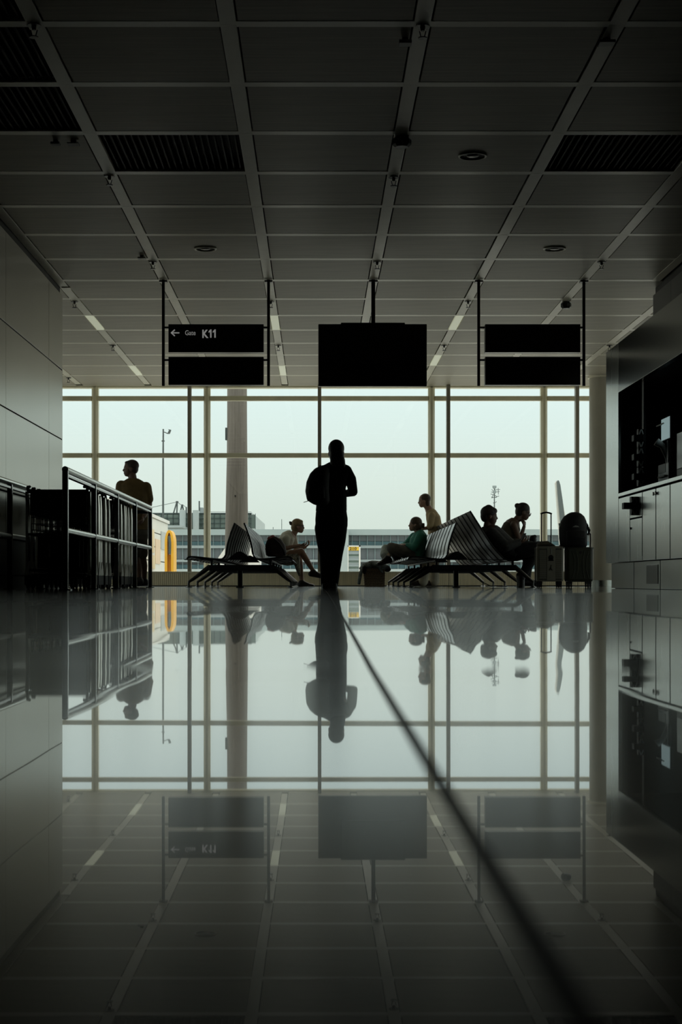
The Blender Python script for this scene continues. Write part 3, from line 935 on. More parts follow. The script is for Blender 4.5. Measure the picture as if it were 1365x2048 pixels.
# ------------------------------------------------------------------ LUGGAGE CARTS
def make_cart():
    r = thing('luggage_cart', (0, 0, 0), '', 'cart', 'luggage carts nested in a row')
    hw = .31
    f = MB()
    for s in (-1, 1):
        f.tube([(s * (hw - .06), .02, .13), (s * (hw - .10), .5, .12), (s * (hw - .16), .78, .11)], .016, 6)
    f.tube([(-hw + .06, .02, .13), (hw - .06, .02, .13)], .016, 6)
    f.build('base_frame', M['blackmetal'], r)
    dk = MB()
    for k in range(5):
        x = -.16 + k * .08
        dk.bar((x, .03, .155), (x * .8, .74, .14), .03, .008)
    dk.build('deck', M['blackmetal'], r)
    for s in (-1, 1):
        u = MB().prism([(-.02, .13), (.13, .13), (.115, .45), (.085, .80), (.03, .915), (-.03, .925), (-.035, .90), (-.01, .78), (-.015, .45)], 'x', s * (hw - .022), s * hw)
        u.build('upright', M['cart_tube'], r)
        MB().prism([(-.05, .135), (.17, .135), (.13, .20), (.05, .265), (.0, .20)], 'x', s * (hw - .03), s * (hw + .006)).build('wheel_guard', M['fairing'], r)
        MB().prism([(-.05, .04), (.17, .04), (.17, .13), (-.05, .13)], 'x', s * (hw - .035), s * (hw + .004)).build('bumper', M['rubber'], r)
        wh = MB().lathe([(.055, -.014), (.062, -.008), (.062, .008), (.055, .014)], (s * (hw - .02), .02, .062), 16, 'x')
        wh.build('wheel', M['rubber'], r, True)
        wh = MB().lathe([(.05, -.014), (.056, -.008), (.056, .008), (.05, .014)], (s * (hw - .17), .74, .056), 12, 'x')
        wh.build('wheel', M['rubber'], r, True)
        hk = MB().tube([(s * (hw - .03), -.03, .915), (s * (hw - .03), -.07, .965), (s * (hw - .055), -.10, .965)], .014, 8)
        hk.build('handle_end', M['black'], r, True)
    MB().tube([(-hw + .02, -.03, .925), (hw - .02, -.03, .925)], .020, 10).build('push_handle', M['black'], r, True)
    MB().box((-hw + .04, -.012, .70), (hw - .04, .012, .90), .006).build('display_panel', M['black'], r)
    bk = MB()
    for k in range(9):
        x = -.24 + k * .06
        bk.tube([(x, .012, .70), (x, .03, .56), (x, .10, .54)], .004, 4)
    for z in (.56, .62, .68):
        bk.tube([(-.26, .02, z), (.26, .02, z)], .004, 4)
    g = bk.build('wire_basket', M['leg'], r); g['kind'] = 'stuff'
    mid = MB()
    mid.box((-.2, -.005, .2), (.2, .008, .50), .004)
    mid.build('back_plate', M['black'], r)
    MB().tube([(-hw + .02, .0, .52), (hw - .02, .0, .52)], .012, 8).build('cross_tube', M['blackmetal'], r, True)
    MB().tube([(-hw + .02, .01, .18), (hw - .02, .01, .18)], .014, 8).build('cross_tube', M['blackmetal'], r, True)
    MB().box((-.09, -.02, .30), (-.075, -.012, .44)).build('reflector', M['chevron'], r)
    return r
cart0 = make_cart()
cy = [15.28, 15.57, 15.83, 16.07, 16.35, 16.70, 17.27, 17.67, 17.99, 18.22, 18.43, 18.72]
clab = ['black luggage cart with hooked handle ends, front of the nested cart row'] + \
       ['black luggage cart nested directly behind the front cart of the row'] + \
       ['luggage cart %s from the front of the nested row behind the steel rail' % w for w in
        ('third', 'fourth', 'fifth', 'sixth', 'seventh', 'eighth', 'ninth', 'tenth', 'eleventh')] + \
       ['last luggage cart at the window end of the nested row']
carts = [cart0]
for k in range(1, 12): carts.append(copy_tree(cart0))
for k, c in enumerate(carts):
    c.location = (-2.45 + random.uniform(-.008, .008), cy[k], 0)
    c['label'] = clab[k]

# ------------------------------------------------------------------ BENCHES
def seat_mesh(recl=False):
    """bent shell seat; local x: forward of the seat, y: width .5, z up. back foot at x=0"""
    if recl:
        prof = [(.44, .385), (.40, .40), (.30, .385), (.12, .355), (.02, .36), (-.05, .42), (-.17, .56), (-.31, .78), (-.44, .985)]
    else:
        prof = [(.47, .36), (.445, .39), (.36, .392), (.18, .372), (.05, .362), (.0, .375), (-.035, .43), (-.055, .55), (-.10, .70), (-.15, .83)]
    n = len(prof)
    mb = MB()
    hw, t = .26, .012
    # Smooth the profile
    pts = []
    for i in range(n - 1):
        for k in range(3):
            u = k / 3
            p0, p1, p2, p3 = prof[max(0, i - 1)], prof[i], prof[i + 1], prof[min(n - 1, i + 2)]
            f = lambda a, b, c, d: .5 * (2 * b + (c - a) * u + (2 * a - 5 * b + 4 * c - d) * u * u + (3 * b - a - 3 * c + d) * u ** 3)
            pts.append((f(p0[0], p1[0], p2[0], p3[0]), f(p0[1], p1[1], p2[1], p3[1])))
    pts.append(prof[-1])
    N = len(pts)
    for s in (-1, 1):
        pass
    nor = []
    for i in range(N):
        a, b = pts[max(0, i - 1)], pts[min(N - 1, i + 1)]
        tx, tz = b[0] - a[0], b[1] - a[1]
        l = math.hypot(tx, tz) or 1
        nor.append((tz / l, -tx / l))
    vs = []
    for i in range(N):
        for (y, o) in ((-hw, t / 2), (hw, t / 2), (hw, -t / 2), (-hw, -t / 2)):
            vs.append((pts[i][0] + nor[i][0] * o, y, pts[i][1] + nor[i][1] * o))
    fs = []
    for i in range(N - 1):
        for k in range(4):
            a, b = i * 4 + k, i * 4 + (k + 1) % 4
            fs.append((a, b, b + 4, a + 4))
    fs += [(3, 2, 1, 0), tuple(range((N - 1) * 4, N * 4))]
    mb.add(vs, fs)
    me = mb.mesh('seat', M['seat'])
    # edge trims as one mesh
    eb = MB()
    eb.tube([(p[0], 0, p[1]) for p in pts], .013, 6)
    em = eb.mesh('edge_trim', M['seat_edge'], True)
    return me, em, pts

seatN, edgeN, ptsN = seat_mesh(False)
seatR, edgeR, ptsR = seat_mesh(True)

def bench(xl_back, xr_back, xfl, xfr, bl, br, label, recl, n_l, n_r, y0=20.75):
    """xl_back / xr_back: x of the back foot of the left- and right-facing seats"""
    r = thing('airport_bench', ((xfl + xfr) / 2, y0 + 3.2, 0), label, 'bench')
    R0 = world_loc(r)
    fy = [y0 + .06 + 1.55 * k for k in range(5)]
    zb0, zb1 = .215, .29
    for y in fy:
        MB().box((bl, y - .035, zb0), (br, y + .035, zb1), .006).build('cross_beam', M['beam'], r)
        for s, xe_, xf in ((-1, bl, xfl), (1, br, xfr)):
            lg = MB()
            lg.tube([(xe_ - s * .02, y, zb1 - .02), (xe_ + (xf - xe_) * .80, y, .105), (xf, y, .07), (xf, y, .008)], .02, 8, rs=[.034, .022, .018, .017])
            lg.build('leg', M['leg'], r)
            MB().lathe([(.045, 0), (.045, .006), (.02, .014)], (xf, y, 0), 14).build('foot', M['leg'], r, True)
        for x in (bl + .04, br - .04):
            MB().box((x - .014, y - .03, zb1), (x + .014, y + .03, .368), .003).build('seat_post', M['blackmetal'], r)
    for x in (bl + .04, br - .04):
        MB().box((x - .02, fy[0] - .05, .335), (x + .02, fy[-1] + .05, .358), .003).build('long_beam', M['beam'], r)
    # thin end bar across the seat level and console between the backs
    MB().box((xl_back - .50, y0 - .01, .352), (xr_back + (.45 if recl else .50), y0 + .015, .362)).build('end_bar', M['blackmetal'], r)
    xc = (xl_back + xr_back) / 2 if not recl else xl_back + .16
    for k in range(2):
        yy_ = y0 + .05 + k * 3.1
        MB().prism([(xc - .16, .365), (xc + .14, .365), (xc + .06, .44), (xc + .01, .465), (xc - .04, .455), (xc - .11, .40)], 'y', yy_, yy_ + .5).build('power_console', M['black'], r)
    MB().box((xc - .03, fy[0] + .1, .006), (xc + .03, fy[0] + .18, zb0 + .0), .004).build('cable_duct', M['leg'], r)
    MB().box((xc - .05, fy[0] + .08, 0), (xc + .05, fy[0] + .2, .01), .002).build('duct_foot', M['leg'], r)
    for k in range(n_l):
        y = y0 + .28 + k * .585
        s = inst('seat', seatN, Vector((xl_back, y, 0)) - R0, r, rot=(0, 0, PI))
        [inst('edge_trim', edgeN, (0, q, 0), s) for q in (-.26, .26)]
    for k in range(n_r):
        y = y0 + .28 + k * .585
        s = inst('seat', seatR if recl else seatN, Vector((xr_back, y, 0)) - R0, r)
        [inst('edge_trim', edgeR if recl else edgeN, (0, q, 0), s) for q in (-.26, .26)]
    return r

bench(-1.195, -.775, -1.642, -.32, -1.385, -.545, 'back to back steel bench left of the standing woman', False, 11, 11)
bench(1.665, 2.43, 1.227, 2.81, 1.52, 2.585, 'back to back steel bench right of the standing woman, its far side reclined and higher', True, 11, 11)
# loose cable under the right bench
cb = tag(MB().tube([(1.99, 20.98, .2), (2.06, 21.0, .17), (2.16, 21.0, .07), (2.28, 21.02, .02), (2.42, 21.0, .012), (2.5, 21.0, .012)], .006, 6).build('power_cable', M['black'], None, True), 'thin black cable sagging to the floor under the right bench', 'cable')

# ------------------------------------------------------------------ BODIES
def remesh(mb, name, m, parent, vox=.008, smooth=3):
    me = bpy.data.meshes.new(name)
    me.from_pydata([tuple(p) for p in mb.v], [], mb.f)
    bm = bmesh.new(); bm.from_mesh(me)
    bmesh.ops.recalc_face_normals(bm, faces=bm.faces)
    bm.to_mesh(me); bm.free()
    o = bpy.data.objects.new(name, me)
    COL.objects.link(o)
    md = o.modifiers.new('r', 'REMESH'); md.mode = 'VOXEL'; md.voxel_size = vox
    if smooth:
        ms = o.modifiers.new('s', 'SMOOTH'); ms.factor = .5; ms.iterations = smooth
    bpy.context.view_layer.update()
    dg = bpy.context.evaluated_depsgraph_get()
    ne = bpy.data.meshes.new_from_object(o.evaluated_get(dg))
    bpy.data.objects.remove(o)
    ne.name = name
    ne.materials.clear(); ne.materials.append(m)
    for p in ne.polygons: p.use_smooth = True
    org = world_loc(parent)
    ne.transform(Matrix.Translation(-org))
    n = bpy.data.objects.new(name, ne)
    COL.objects.link(n)
    n.parent = parent
    return n


def cap(mb, p, q, r1, r2, n=12):
    """tapered limb with round ends"""
    p, q = Vector(p), Vector(q)
    mb.tube([p, q], r1, n, True, rs=[r1, r2])
    mb.ell(p, (r1, r1, r1), n, 8)
    mb.ell(q, (r2, r2, r2), n, 8)


def chain(mb, pts, rs, n=12):
    for a, b, ra, rb in zip(pts, pts[1:], rs, rs[1:]): cap(mb, a, b, ra, rb, n)


def loft(mb, secs, side, n=18):
    """secs: (center, half depth, half width); side: unit vector of the width"""
    side = Vector(side).normalized()
    vs, fs = [], []
    cs = [Vector(s[0]) for s in secs]
    for i, (c, dd, ww) in enumerate(secs):
        t = (cs[min(i + 1, len(cs) - 1)] - cs[max(i - 1, 0)]).normalized()
        f = side.cross(t).normalized()
        for k in range(n):
            a = 2 * PI * k / n
            vs.append(Vector(c) + side * math.cos(a) * ww + f * math.sin(a) * dd)
    for i in range(len(secs) - 1):
        for k in range(n):
            a, b = i * n + k, i * n + (k + 1) % n
            fs.append((a, b, b + n, a + n))
    fs.append(tuple(range(n - 1, -1, -1)))
    fs.append(tuple(range((len(secs) - 1) * n, len(secs) * n)))
    mb.add(vs, fs)


def basis(f, u):
    f = Vector(f).normalized(); u = Vector(u)
    u = (u - f * u.dot(f)).normalized()
    s = u.cross(f)
    return f, u, s, Matrix((f, s, u)).transposed()


def head(mb, c, f, u, k=1.0):
    f, u, s, R = basis(f, u)
    c = Vector(c)
    P_ = lambda a, b, d: c + (f * a + s * b + u * d) * k
    e_ = lambda p, r: mb.ell(p, [x * k for x in r], 16, 12, R)
    e_(P_(-.008, 0, .02), (.096, .075, .093))
    e_(P_(.035, 0, -.035), (.055, .060, .075))
    e_(P_(.052, 0, -.088), (.034, .036, .026))
    e_(P_(.072, 0, .012), (.022, .045, .016))
    for q in (-1, 1): e_(P_(.005, q * .074, -.018), (.020, .010, .032))
    cap(mb, P_(.080, 0, .004), P_(.100, 0, -.032), .010 * k, .013 * k, 8)
    e_(P_(.058, 0, -.045), (.034, .042, .055))
    e_(P_(.083, 0, -.062), (.014, .024, .008))
    e_(P_(.082, 0, -.074), (.013, .022, .008))
    return P_


def eyes(c, f, u, parent, k=1.0):
    f, u, s, R = basis(f, u)
    mb = MB()
    for q in (-1, 1): mb.ell(Vector(c) + (f * .079 + s * q * .03 - u * .004) * k, (.012, .012, .010), 10, 8)
    mb.build('eyes', M['eye'], parent, True)


def hand(mb, w, d, nrm, thumb, curl=.5, k=1.0):
    """w wrist, d direction, nrm palm normal, thumb +-1 side"""
    d, nrm, s, R = basis(d, nrm)
    w = Vector(w)
    mb.ell(w + d * .045 * k, (.052 * k, .040 * k, .016 * k), 12, 8, R)
    for i, (off, L) in enumerate(((.030, .068), (.010, .078), (-.010, .072), (-.030, .056))):
        a = w + (d * .082 + s * off * thumb) * k
        c1 = curl * .7
        d1 = d * math.cos(c1) + nrm * math.sin(c1)
        b = a + d1 * L * .5 * k
        c2 = curl * 1.8
        d2_ = d * math.cos(c2) + nrm * math.sin(c2)
        c = b + d2_ * L * .5 * k
        cap(mb, a, b, .0095 * k, .0088 * k, 8); cap(mb, b, c, .0088 * k, .0075 * k, 8)
    a = w + (d * .028 + s * .034 * thumb) * k
    b = a + (d * .03 + s * .022 * thumb + nrm * .012) * k
    c = b + (d * .028 + s * .004 * thumb + nrm * .012) * k
    cap(mb, a, b, .012 * k, .010 * k, 8); cap(mb, b, c, .010 * k, .008 * k, 8)


def foot(mb, ankle, d, L=.24, r=.0, heel=.055):
    """foot from the ankle along d"""
    a = Vector(ankle); d = Vector(d).normalized()
    up = Vector((0, 0, 1)); up = (up - d * up.dot(d)).normalized()
    hl = a - d * .035 - up * .04
    cap(mb, a, hl, .038 + r, .034 + r)
    ball = a + d * (L * .52) - up * .055
    toe = a + d * (L * .72) - up * .060
    cap(mb, hl, ball, .034 + r, .030 + r); cap(mb, a - up * .01, ball, .034 + r, .026 + r); cap(mb, ball, toe, .030 + r, .021 + r)
    side = d.cross(up)
    for q in (-1, 1):
        cap(mb, ball + side * .02 * q, toe + side * .018 * q, .022 + r, .018 + r)


def fig_root(name, x, y, label):
    return thing(name, (x, y, 0), label, 'person')

# ================= 1. standing woman with rucksack, seen from behind
D1 = 17.7
w1 = fig_root('person', wp(658, 0, D1).x, D1, 'person standing in dark clothes, seen from behind, at the centre of the hall')
def p1(px, py, dy=0.0): return wp(px, py, D1) + Vector((0, dy, 0))
b = MB()
hc = p1(673, 903.5)
Rh = head(b, hc, (0.10, 1, -.12), (0, .05, 1), 1.06)
chain(b, [p1(672, 935), p1(672.5, 917)], [.062, .055])
SD = (1, 0, 0)
loft(b, [(p1(662, 1045), .10, .15), (p1(662, 1030), .12, .165), (p1(663, 1008), .10, .14), (p1(665, 985), .105, .14), (p1(667, 960), .115, .16), (p1(669, 940), .10, .165), (p1(671, 931), .06, .10)], SD)
shR, elR, wrR = p1(695, 942), p1(707, 983, .05), p1(689, 986, .24)
shL, elL, wrL = p1(643, 943), p1(631, 982, .05), p1(660, 985, .26)
chain(b, [shR, elR, wrR], [.052, .042, .028]); chain(b, [shL, elL, wrL], [.052, .042, .028])
hand(b, wrR, (-.6, .75, .25), (0, -.3, 1), -1, .8); hand(b, wrL, (.6, .75, .25), (0, -.3, 1), 1, .8)
for hp, kn, an in ((p1(647, 1048), p1(653, 1108, .02), p1(652, 1166)), (p1(677, 1048), p1(673, 1108, .03), p1(667, 1166, .03))):
    chain(b, [hp, kn, an], [.082, .056, .038]); foot(b, an, (0, 1, 0))
remesh(b, 'body', M['skin_dark'], w1, .007)
eyes(hc, (0.10, 1, -.12), (0, .05, 1), w1, 1.06)
h = MB()
f_, u_, s_h, Rm = basis((0.1, 1, -.12), (0, .05, 1))
h.ell(hc + Vector((0, -.015, .035)), (.090, .102, .100), 18, 12)
h.ell(hc + Vector((.004, -.045, -.045)), (.082, .068, .105), 16, 12)
h.ell(hc + Vector((.014, -.05, -.115)), (.085, .06, .10), 16, 12)
h.ell(hc + Vector((.055, -.04, -.165)), (.050, .05, .085), 12, 10)
remesh(h, 'hair', M['hair_dark'], w1, .008)
t = MB()
loft(t, [(p1(663, 1022), .125, .172), (p1(663.5, 1006), .125, .168), (p1(664, 990), .12, .165), (p1(664, 972), .13, .150), (p1(668, 952), .13, .185), (p1(669.5, 940), .115, .185), (p1(671, 930), .075, .125), (p1(672, 924), .06, .07)], SD)
chain(t, [shR + Vector((-.02, 0, -.005)), p1(702, 958, .02), elR, wrR * .8 + elR * .2], [.075, .062, .052, .040])
chain(t, [shL + Vector((.02, 0, -.005)), p1(637, 960, .02), elL, wrL * .8 + elL * .2], [.075, .070, .060, .042])
remesh(t, 'jacket', M['cloth_black'], w1, .010)
t = MB()
loft(t, [(p1(662.5, 1005), .11, .150), (p1(663, 1020), .125, .168), (p1(663.5, 1038), .135, .180), (p1(663.5, 1052), .135, .178), (p1(662.5, 1068), .12, .160), (p1(662, 1076), .09, .12)], SD)
for sgn, hp, kn, an in ((-1, p1(647.5, 1056), p1(652, 1108, .02), p1(651.5, 1171)), (1, p1(677, 1056), p1(673.5, 1108, .03), p1(667, 1171, .03))):
    mid = hp * .5 + kn * .5; low = kn * .5 + an * .5
    chain(t, [hp, mid, kn, low, an + Vector((0, 0, .01))], [.100, .092, .072, .062, .056])
remesh(t, 'trousers', M['cloth_black'], w1, .010)
t = MB()
for an in (p1(652, 1166), p1(667, 1166, .03)): foot(t, an, (0, 1, 0), .25, .012)
remesh(t, 'shoes', M['shoe'], w1, .010)

bp_ = thing('backpack', p1(636, 1010, -.2), 'full black backpack worn on the standing person\'s back', 'backpack')
t = MB()
loft(t, [(p1(641, 1008, -.19), .07, .09), (p1(637, 1003, -.21), .10, .125), (p1(634.5, 985, -.22), .125, .130), (p1(636, 966, -.21), .12, .125), (p1(640, 950, -.19), .10, .11), (p1(644, 940, -.16), .06, .08)], (1, .15, 0), 20)
remesh(t, 'bag_body', M['pack'], bp_, .010, 4)
t = MB()
loft(t, [(p1(636, 1000, -.32), .03, .08), (p1(633, 988, -.335), .045, .095), (p1(634, 975, -.33), .03, .085)], (1, .15, 0), 16)
remesh(t, 'front_pocket', M['pack'], bp_, .010, 3)
MB().tube([p1(640, 940, -.14), p1(641, 933, -.05), p1(643, 934, .04), p1(641, 946, .12), p1(637, 966, .13), p1(632, 985, .05), p1(632, 1000, -.1)], .014, 8, flat=1).build('shoulder_strap', M['pack'], bp_, True)
MB().tube([p1(625, 1000, -.25), p1(615, 1005, -.26), p1(608, 1007, -.26)], .004, 6).build('strap_tail', M['pack'], bp_)

# ================= 2. man behind the rail, olive shirt and shorts, looking left
D2 = 23.6
w2 = fig_root('person', wp(270, 0, D2).x, D2, 'person in olive brown shirt and shorts standing behind the luggage carts, looking aside')
def p2(px, py, dy=0.0): return wp(px, py, D2) + Vector((0, dy, 0))
b = MB()
hc = p2(261.5, 936.5)
fw = (-1, -.25, 0)
head(b, hc, fw, (0, 0, 1), 1.08)
chain(b, [p2(266, 962), p2(264, 948)], [.066, .060])
loft(b, [(p2(273, 1062), .12, .16), (p2(272, 1040), .11, .15), (p2(271, 1015), .12, .16), (p2(270, 985), .13, .19), (p2(268, 968), .11, .19), (p2(266, 960), .07, .11)], (1, .15, 0))
sR, eR, wR = p2(243, 972), p2(239, 1005, -.05), p2(245, 1030, -.2)
sL, eL, wL = p2(292, 975), p2(298, 1008, .05), p2(290, 1035, -.15)
chain(b, [sR, eR, wR], [.058, .046, .032]); chain(b, [sL, eL, wL], [.058, .046, .032])
hand(b, wR, (.2, -.7, -.5), (1, 0, 0), 1, .7); hand(b, wL, (-.2, -.6, -.7), (-1, 0, 0), -1, .7)
legs2 = [(p2(266, 1064), p2(272, 1112, -.05), p2(277, 1157, .04)), (p2(281, 1064), p2(284, 1112, .06), p2(286, 1160, .16))]
for hp, kn, an in legs2:
    chain(b, [hp, kn, kn * .6 + an * .4 + Vector((.01, 0, 0)), an], [.088, .058, .056, .038]); foot(b, an, (-.8, -.6, 0))
remesh(b, 'body', M['skin_dark'], w2, .008)
eyes(hc, fw, (0, 0, 1), w2, 1.08)
h = MB()
h.ell(hc + Vector((.022, .0, .040)), (.103, .090, .088), 18, 12)
h.ell(hc + Vector((.055, 0, -.01)), (.060, .082, .075), 16, 12)
h.ell(hc + Vector((-.03, 0, .080)), (.06, .065, .030), 14, 10)
remesh(h, 'hair', M['hair_dark'], w2, .009)
t = MB()
loft(t, [(p2(273, 1060), .14, .185), (p2(272, 1040), .14, .185), (p2(271, 1012), .145, .195), (p2(270, 988), .15, .215), (p2(268, 970), .13, .215), (p2(266.5, 961), .09, .13), (p2(266, 957), .07, .08)], (1, .15, 0))
chain(t, [sR, sR * .4 + eR * .6], [.085, .075]); chain(t, [sL, sL * .3 + eL * .7], [.085, .078])
remesh(t, 'shirt', M['cloth_olive'], w2, .011)
t = MB()
loft(t, [(p2(273, 1052), .13, .17), (p2(274, 1070), .14, .18), (p2(275, 1080), .11, .15)], (1, .15, 0))
for hp, kn, an in legs2: chain(t, [hp, hp * .1 + kn * .9], [.105, .088])
remesh(t, 'shorts', M['cloth_shorts'], w2, .011)
t = MB()
for hp, kn, an in legs2: foot(t, an, (-.8, -.6, 0), .27, .012)
remesh(t, 'shoes', M['shoe'], w2, .011)

# ================= side seated figures: generic pieces in pixel space
def seated(root, q, hc, hf, hu, hk, neck, torso, arms, legs, skinm, side=(0, 1, 0), vox=.008, hairf=None, hairm='hair_brown', eye=True):
    b = MB()
    head(b, hc, hf, hu, hk)
    chain(b, neck, [.056, .048])
    loft(b, torso, side)
    for (s, e_, w_, d, n_, th, cu) in arms:
        chain(b, [s, e_, w_], [.046, .037, .025]); hand(b, w_, d, n_, th, cu)
    for (h_, k_, a_, fd) in legs:
        chain(b, [h_, k_, k_ * .62 + a_ * .38, a_], [.080, .054, .050, .033]); foot(b, a_, fd)
    remesh(b, 'body', skinm, root, vox)
    if eye: eyes(hc, hf, hu, root, hk)

# ================= 3. blond woman seated, leaning forward, facing right
D3 = 25.9
w3 = fig_root('person', wp(575, 0, D3).x, D3, 'person with blond pinned hair, white shirt and patterned skirt, sitting with crossed legs')
def p3(px, py, dy=0.0): return wp(px, py, D3) + Vector((0, dy, 0))
hc = p3(596.5, 1052)
hf, hu = (1, -.1, -.04), (.05, 0, 1)
tor = [(p3(568, 1117), .11, .16), (p3(567, 1106), .11, .155), (p3(568.5, 1095), .10, .14), (p3(572, 1083), .11, .155), (p3(579, 1073), .10, .16), (p3(585, 1067), .07, .11)]
armN = (p3(573, 1078, -.17), p3(572, 1097, -.19), p3(600, 1091, -.14), (1, .15, .0), (0, .3, .9), -1, .9)
armF = (p3(586, 1076, .16), p3(592, 1098, .2), p3(611, 1094, .06), (.7, -.4, .55), (-.5, 0, .7), 1, .9)
legN = (p3(574, 1112, -.09), p3(603, 1103, -.06), p3(627, 1142, -.05), (1, 0, -.12))      # crossed over
legF = (p3(574, 1114, .09), p3(598, 1112, .05), p3(604, 1163, .03), (1, -.1, 0))
seated(w3, p3, hc, hf, hu, .98, [p3(586, 1071), p3(592, 1060)], tor, [armN, armF], [legN, legF], M['skin'])
h = MB()
h.ell(hc + Vector((-.016, 0, .035)), (.095, .088, .088), 18, 12)
h.ell(hc + Vector((-.055, 0, -.02)), (.062, .080, .07), 16, 12)
h.ell(hc + Vector((.035, 0, .068)), (.05, .065, .035), 12, 10)
h.ell(hc + Vector((-.045, 0, -.055)), (.05, .06, .06), 12, 10)
remesh(h, 'hair', M['hair_blond'], w3, .009)
h = MB()
h.ell(p3(583.5, 1047), (.038, .04, .032), 12, 8); h.ell(p3(580.5, 1044.5), (.02, .025, .018), 10, 8); h.ell(p3(586, 1055), (.03, .05, .04), 12, 8)
remesh(h, 'hair_clip', M['hair_dark'], w3, .007)
sg = MB()
for q in (-1, 1): sg.box(hc + Vector((.085, q * .032 - .022, -.02)), hc + Vector((.093, q * .032 + .022, .012)), .003)
sg.bar(hc + Vector((.088, -.06, .004)), hc + Vector((0, -.078, .004)), .003, .006)
sg.build('glasses', M['dark'], w3)
t = MB()
loft(t, [(p3(567, 1113), .13, .175), (p3(566.5, 1104), .13, .17), (p3(568, 1094), .125, .165), (p3(571.5, 1083), .13, .175), (p3(577, 1074), .12, .18), (p3(583, 1068), .085, .13), (p3(585.5, 1066), .06, .08)], (0, 1, 0))
chain(t, [armN[0], armN[0] * .5 + armN[1] * .5], [.068, .062]); chain(t, [armF[0], armF[0] * .5 + armF[1] * .5], [.068, .062])
remesh(t, 'shirt', M['cloth_white'], w3, .010)
t = MB()
loft(t, [(p3(564, 1117), .10, .19), (p3(574, 1117), .12, .20), (p3(586, 1115), .12, .17), (p3(597, 1112), .10, .14)], (0, 1, 0))
loft(t, [(p3(592, 1112, -.02), .07, .13), (p3(595, 1126, 0), .05, .13), (p3(598, 1140, .03), .04, .11), (p3(600, 1152, .03), .02, .06)], (.2, 1, 0))
loft(t, [(p3(570, 1120, -.12), .05, .08), (p3(582, 1124, -.14), .06, .08), (p3(593, 1120, -.12), .05, .06)], (0, 1, 0))
remesh(t, 'skirt', M['skirt'], w3, .010)
t = MB()
for l in (legN, legF): foot(t, l[2] - Vector((0, 0, .012)), l[3], .25, .010)
remesh(t, 'shoes', M['shoe'], w3, .010)
ph3 = thing('handheld_phone', p3(616, 1088), 'small dark phone held up by the blond seated person', 'phone')
MB().box(p3(616.5, 1090, -.05), p3(617.8, 1084, .03), .002).build('case', M['black'], ph3)

# ================= 4. green sweater woman, cross legged, facing left
D4 = 25.2
w4 = fig_root('person', wp(825, 0, D4).x, D4, 'person in teal green sweater with dark bun, sitting cross legged on the right bench')
def p4(px, py, dy=0.0): return wp(px, py, D4) + Vector((0, dy, 0))
hc = p4(831.0, 1048.5)
hf, hu = (-1, -.1, .06), (-.05, 0, 1)
tor = [(p4(832, 1114), .12, .17), (p4(833, 1105), .12, .17), (p4(835, 1092), .11, .15), (p4(838, 1080), .115, .16), (p4(839, 1070), .095, .165), (p4(837, 1064), .06, .10)]
armN = (p4(840, 1073, -.17), p4(828, 1096, -.24), p4(813, 1090, -.13), (-1, .3, .0), (0, .3, -.9), 1, .7)
armF = (p4(830, 1073, .17), p4(814, 1090, .22), p4(808, 1090, .06), (-.6, -.6, .1), (0, -.3, -.9), -1, .7)
legN = (p4(825, 1110, -.10), p4(782, 1096, -.24), p4(796, 1117, .02), (-.5, .85, 0))
legF = (p4(825, 1110, .10), p4(786, 1100, .28), p4(775, 1116, -.02), (-.9, -.4, -.2))
seated(w4, p4, hc, hf, hu, .98, [p4(837, 1068), p4(834, 1057)], tor, [armN, armF], [legN, legF], M['skin'])
h = MB()
h.ell(hc + Vector((.014, 0, .034)), (.096, .088, .086), 18, 12)
h.ell(hc + Vector((.050, 0, -.028)), (.056, .083, .070), 16, 12)
h.ell(hc + Vector((.022, -.068, -.050)), (.040, .022, .050), 12, 10)
h.ell(p4(846.0, 1051), (.034, .040, .036), 12, 10); h.ell(p4(848, 1048), (.018, .025, .018), 10, 8); h.ell(p4(847.5, 1054.5), (.020, .025, .018), 10, 8)
remesh(h, 'hair', M['hair_brown'], w4, .009)
t = MB()
loft(t, [(p4(832, 1113), .14, .19), (p4(833.5, 1102), .14, .19), (p4(835.5, 1090), .135, .18), (p4(838, 1079), .135, .185), (p4(839.5, 1070), .115, .185), (p4(837.5, 1063.5), .08, .12), (p4(836.5, 1061.5), .06, .07)], (0, 1, 0))
for A in (armN, armF):
    chain(t, [A[0], A[1], A[1] * .15 + A[2] * .85], [.072, .060, .042])
remesh(t, 'sweater', M['cloth_green'], w4, .010)
t = MB()
loft(t, [(p4(834, 1116), .09, .19), (p4(826, 1114), .11, .19), (p4(816, 1111), .10, .17)], (0, 1, 0))
h_, k_, a_, _ = legN; chain(t, [h_, h_ * .5 + k_ * .5, k_, a_], [.10, .098, .082, .062])
remesh(t, 'trousers', M['cloth_grey'], w4, .010)
t = MB()
h_, k_, a_, _ = legF; chain(t, [h_, h_ * .5 + k_ * .5, k_ + Vector((-.1, -.05, .02)), p4(770, 1109, .1), p4(776, 1122, .04)], [.09, .08, .075, .07, .05])
remesh(t, 'far_trouser_leg', M['cloth_denim_lit'], w4, .010)  # paler cloth than the near leg, its highlight put into the colour
t = MB()
for l in (legN, legF): foot(t, l[2], l[3], .23, .010)
remesh(t, 'shoes', M['shoe'], w4, .010)
ph4 = thing('handheld_phone', p4(808, 1093), 'dark phone held low by the person in green', 'phone')
MB().box(p4(803, 1095, -.06), p4(812, 1093.4, .02), .002).build('case', M['black'], ph4)

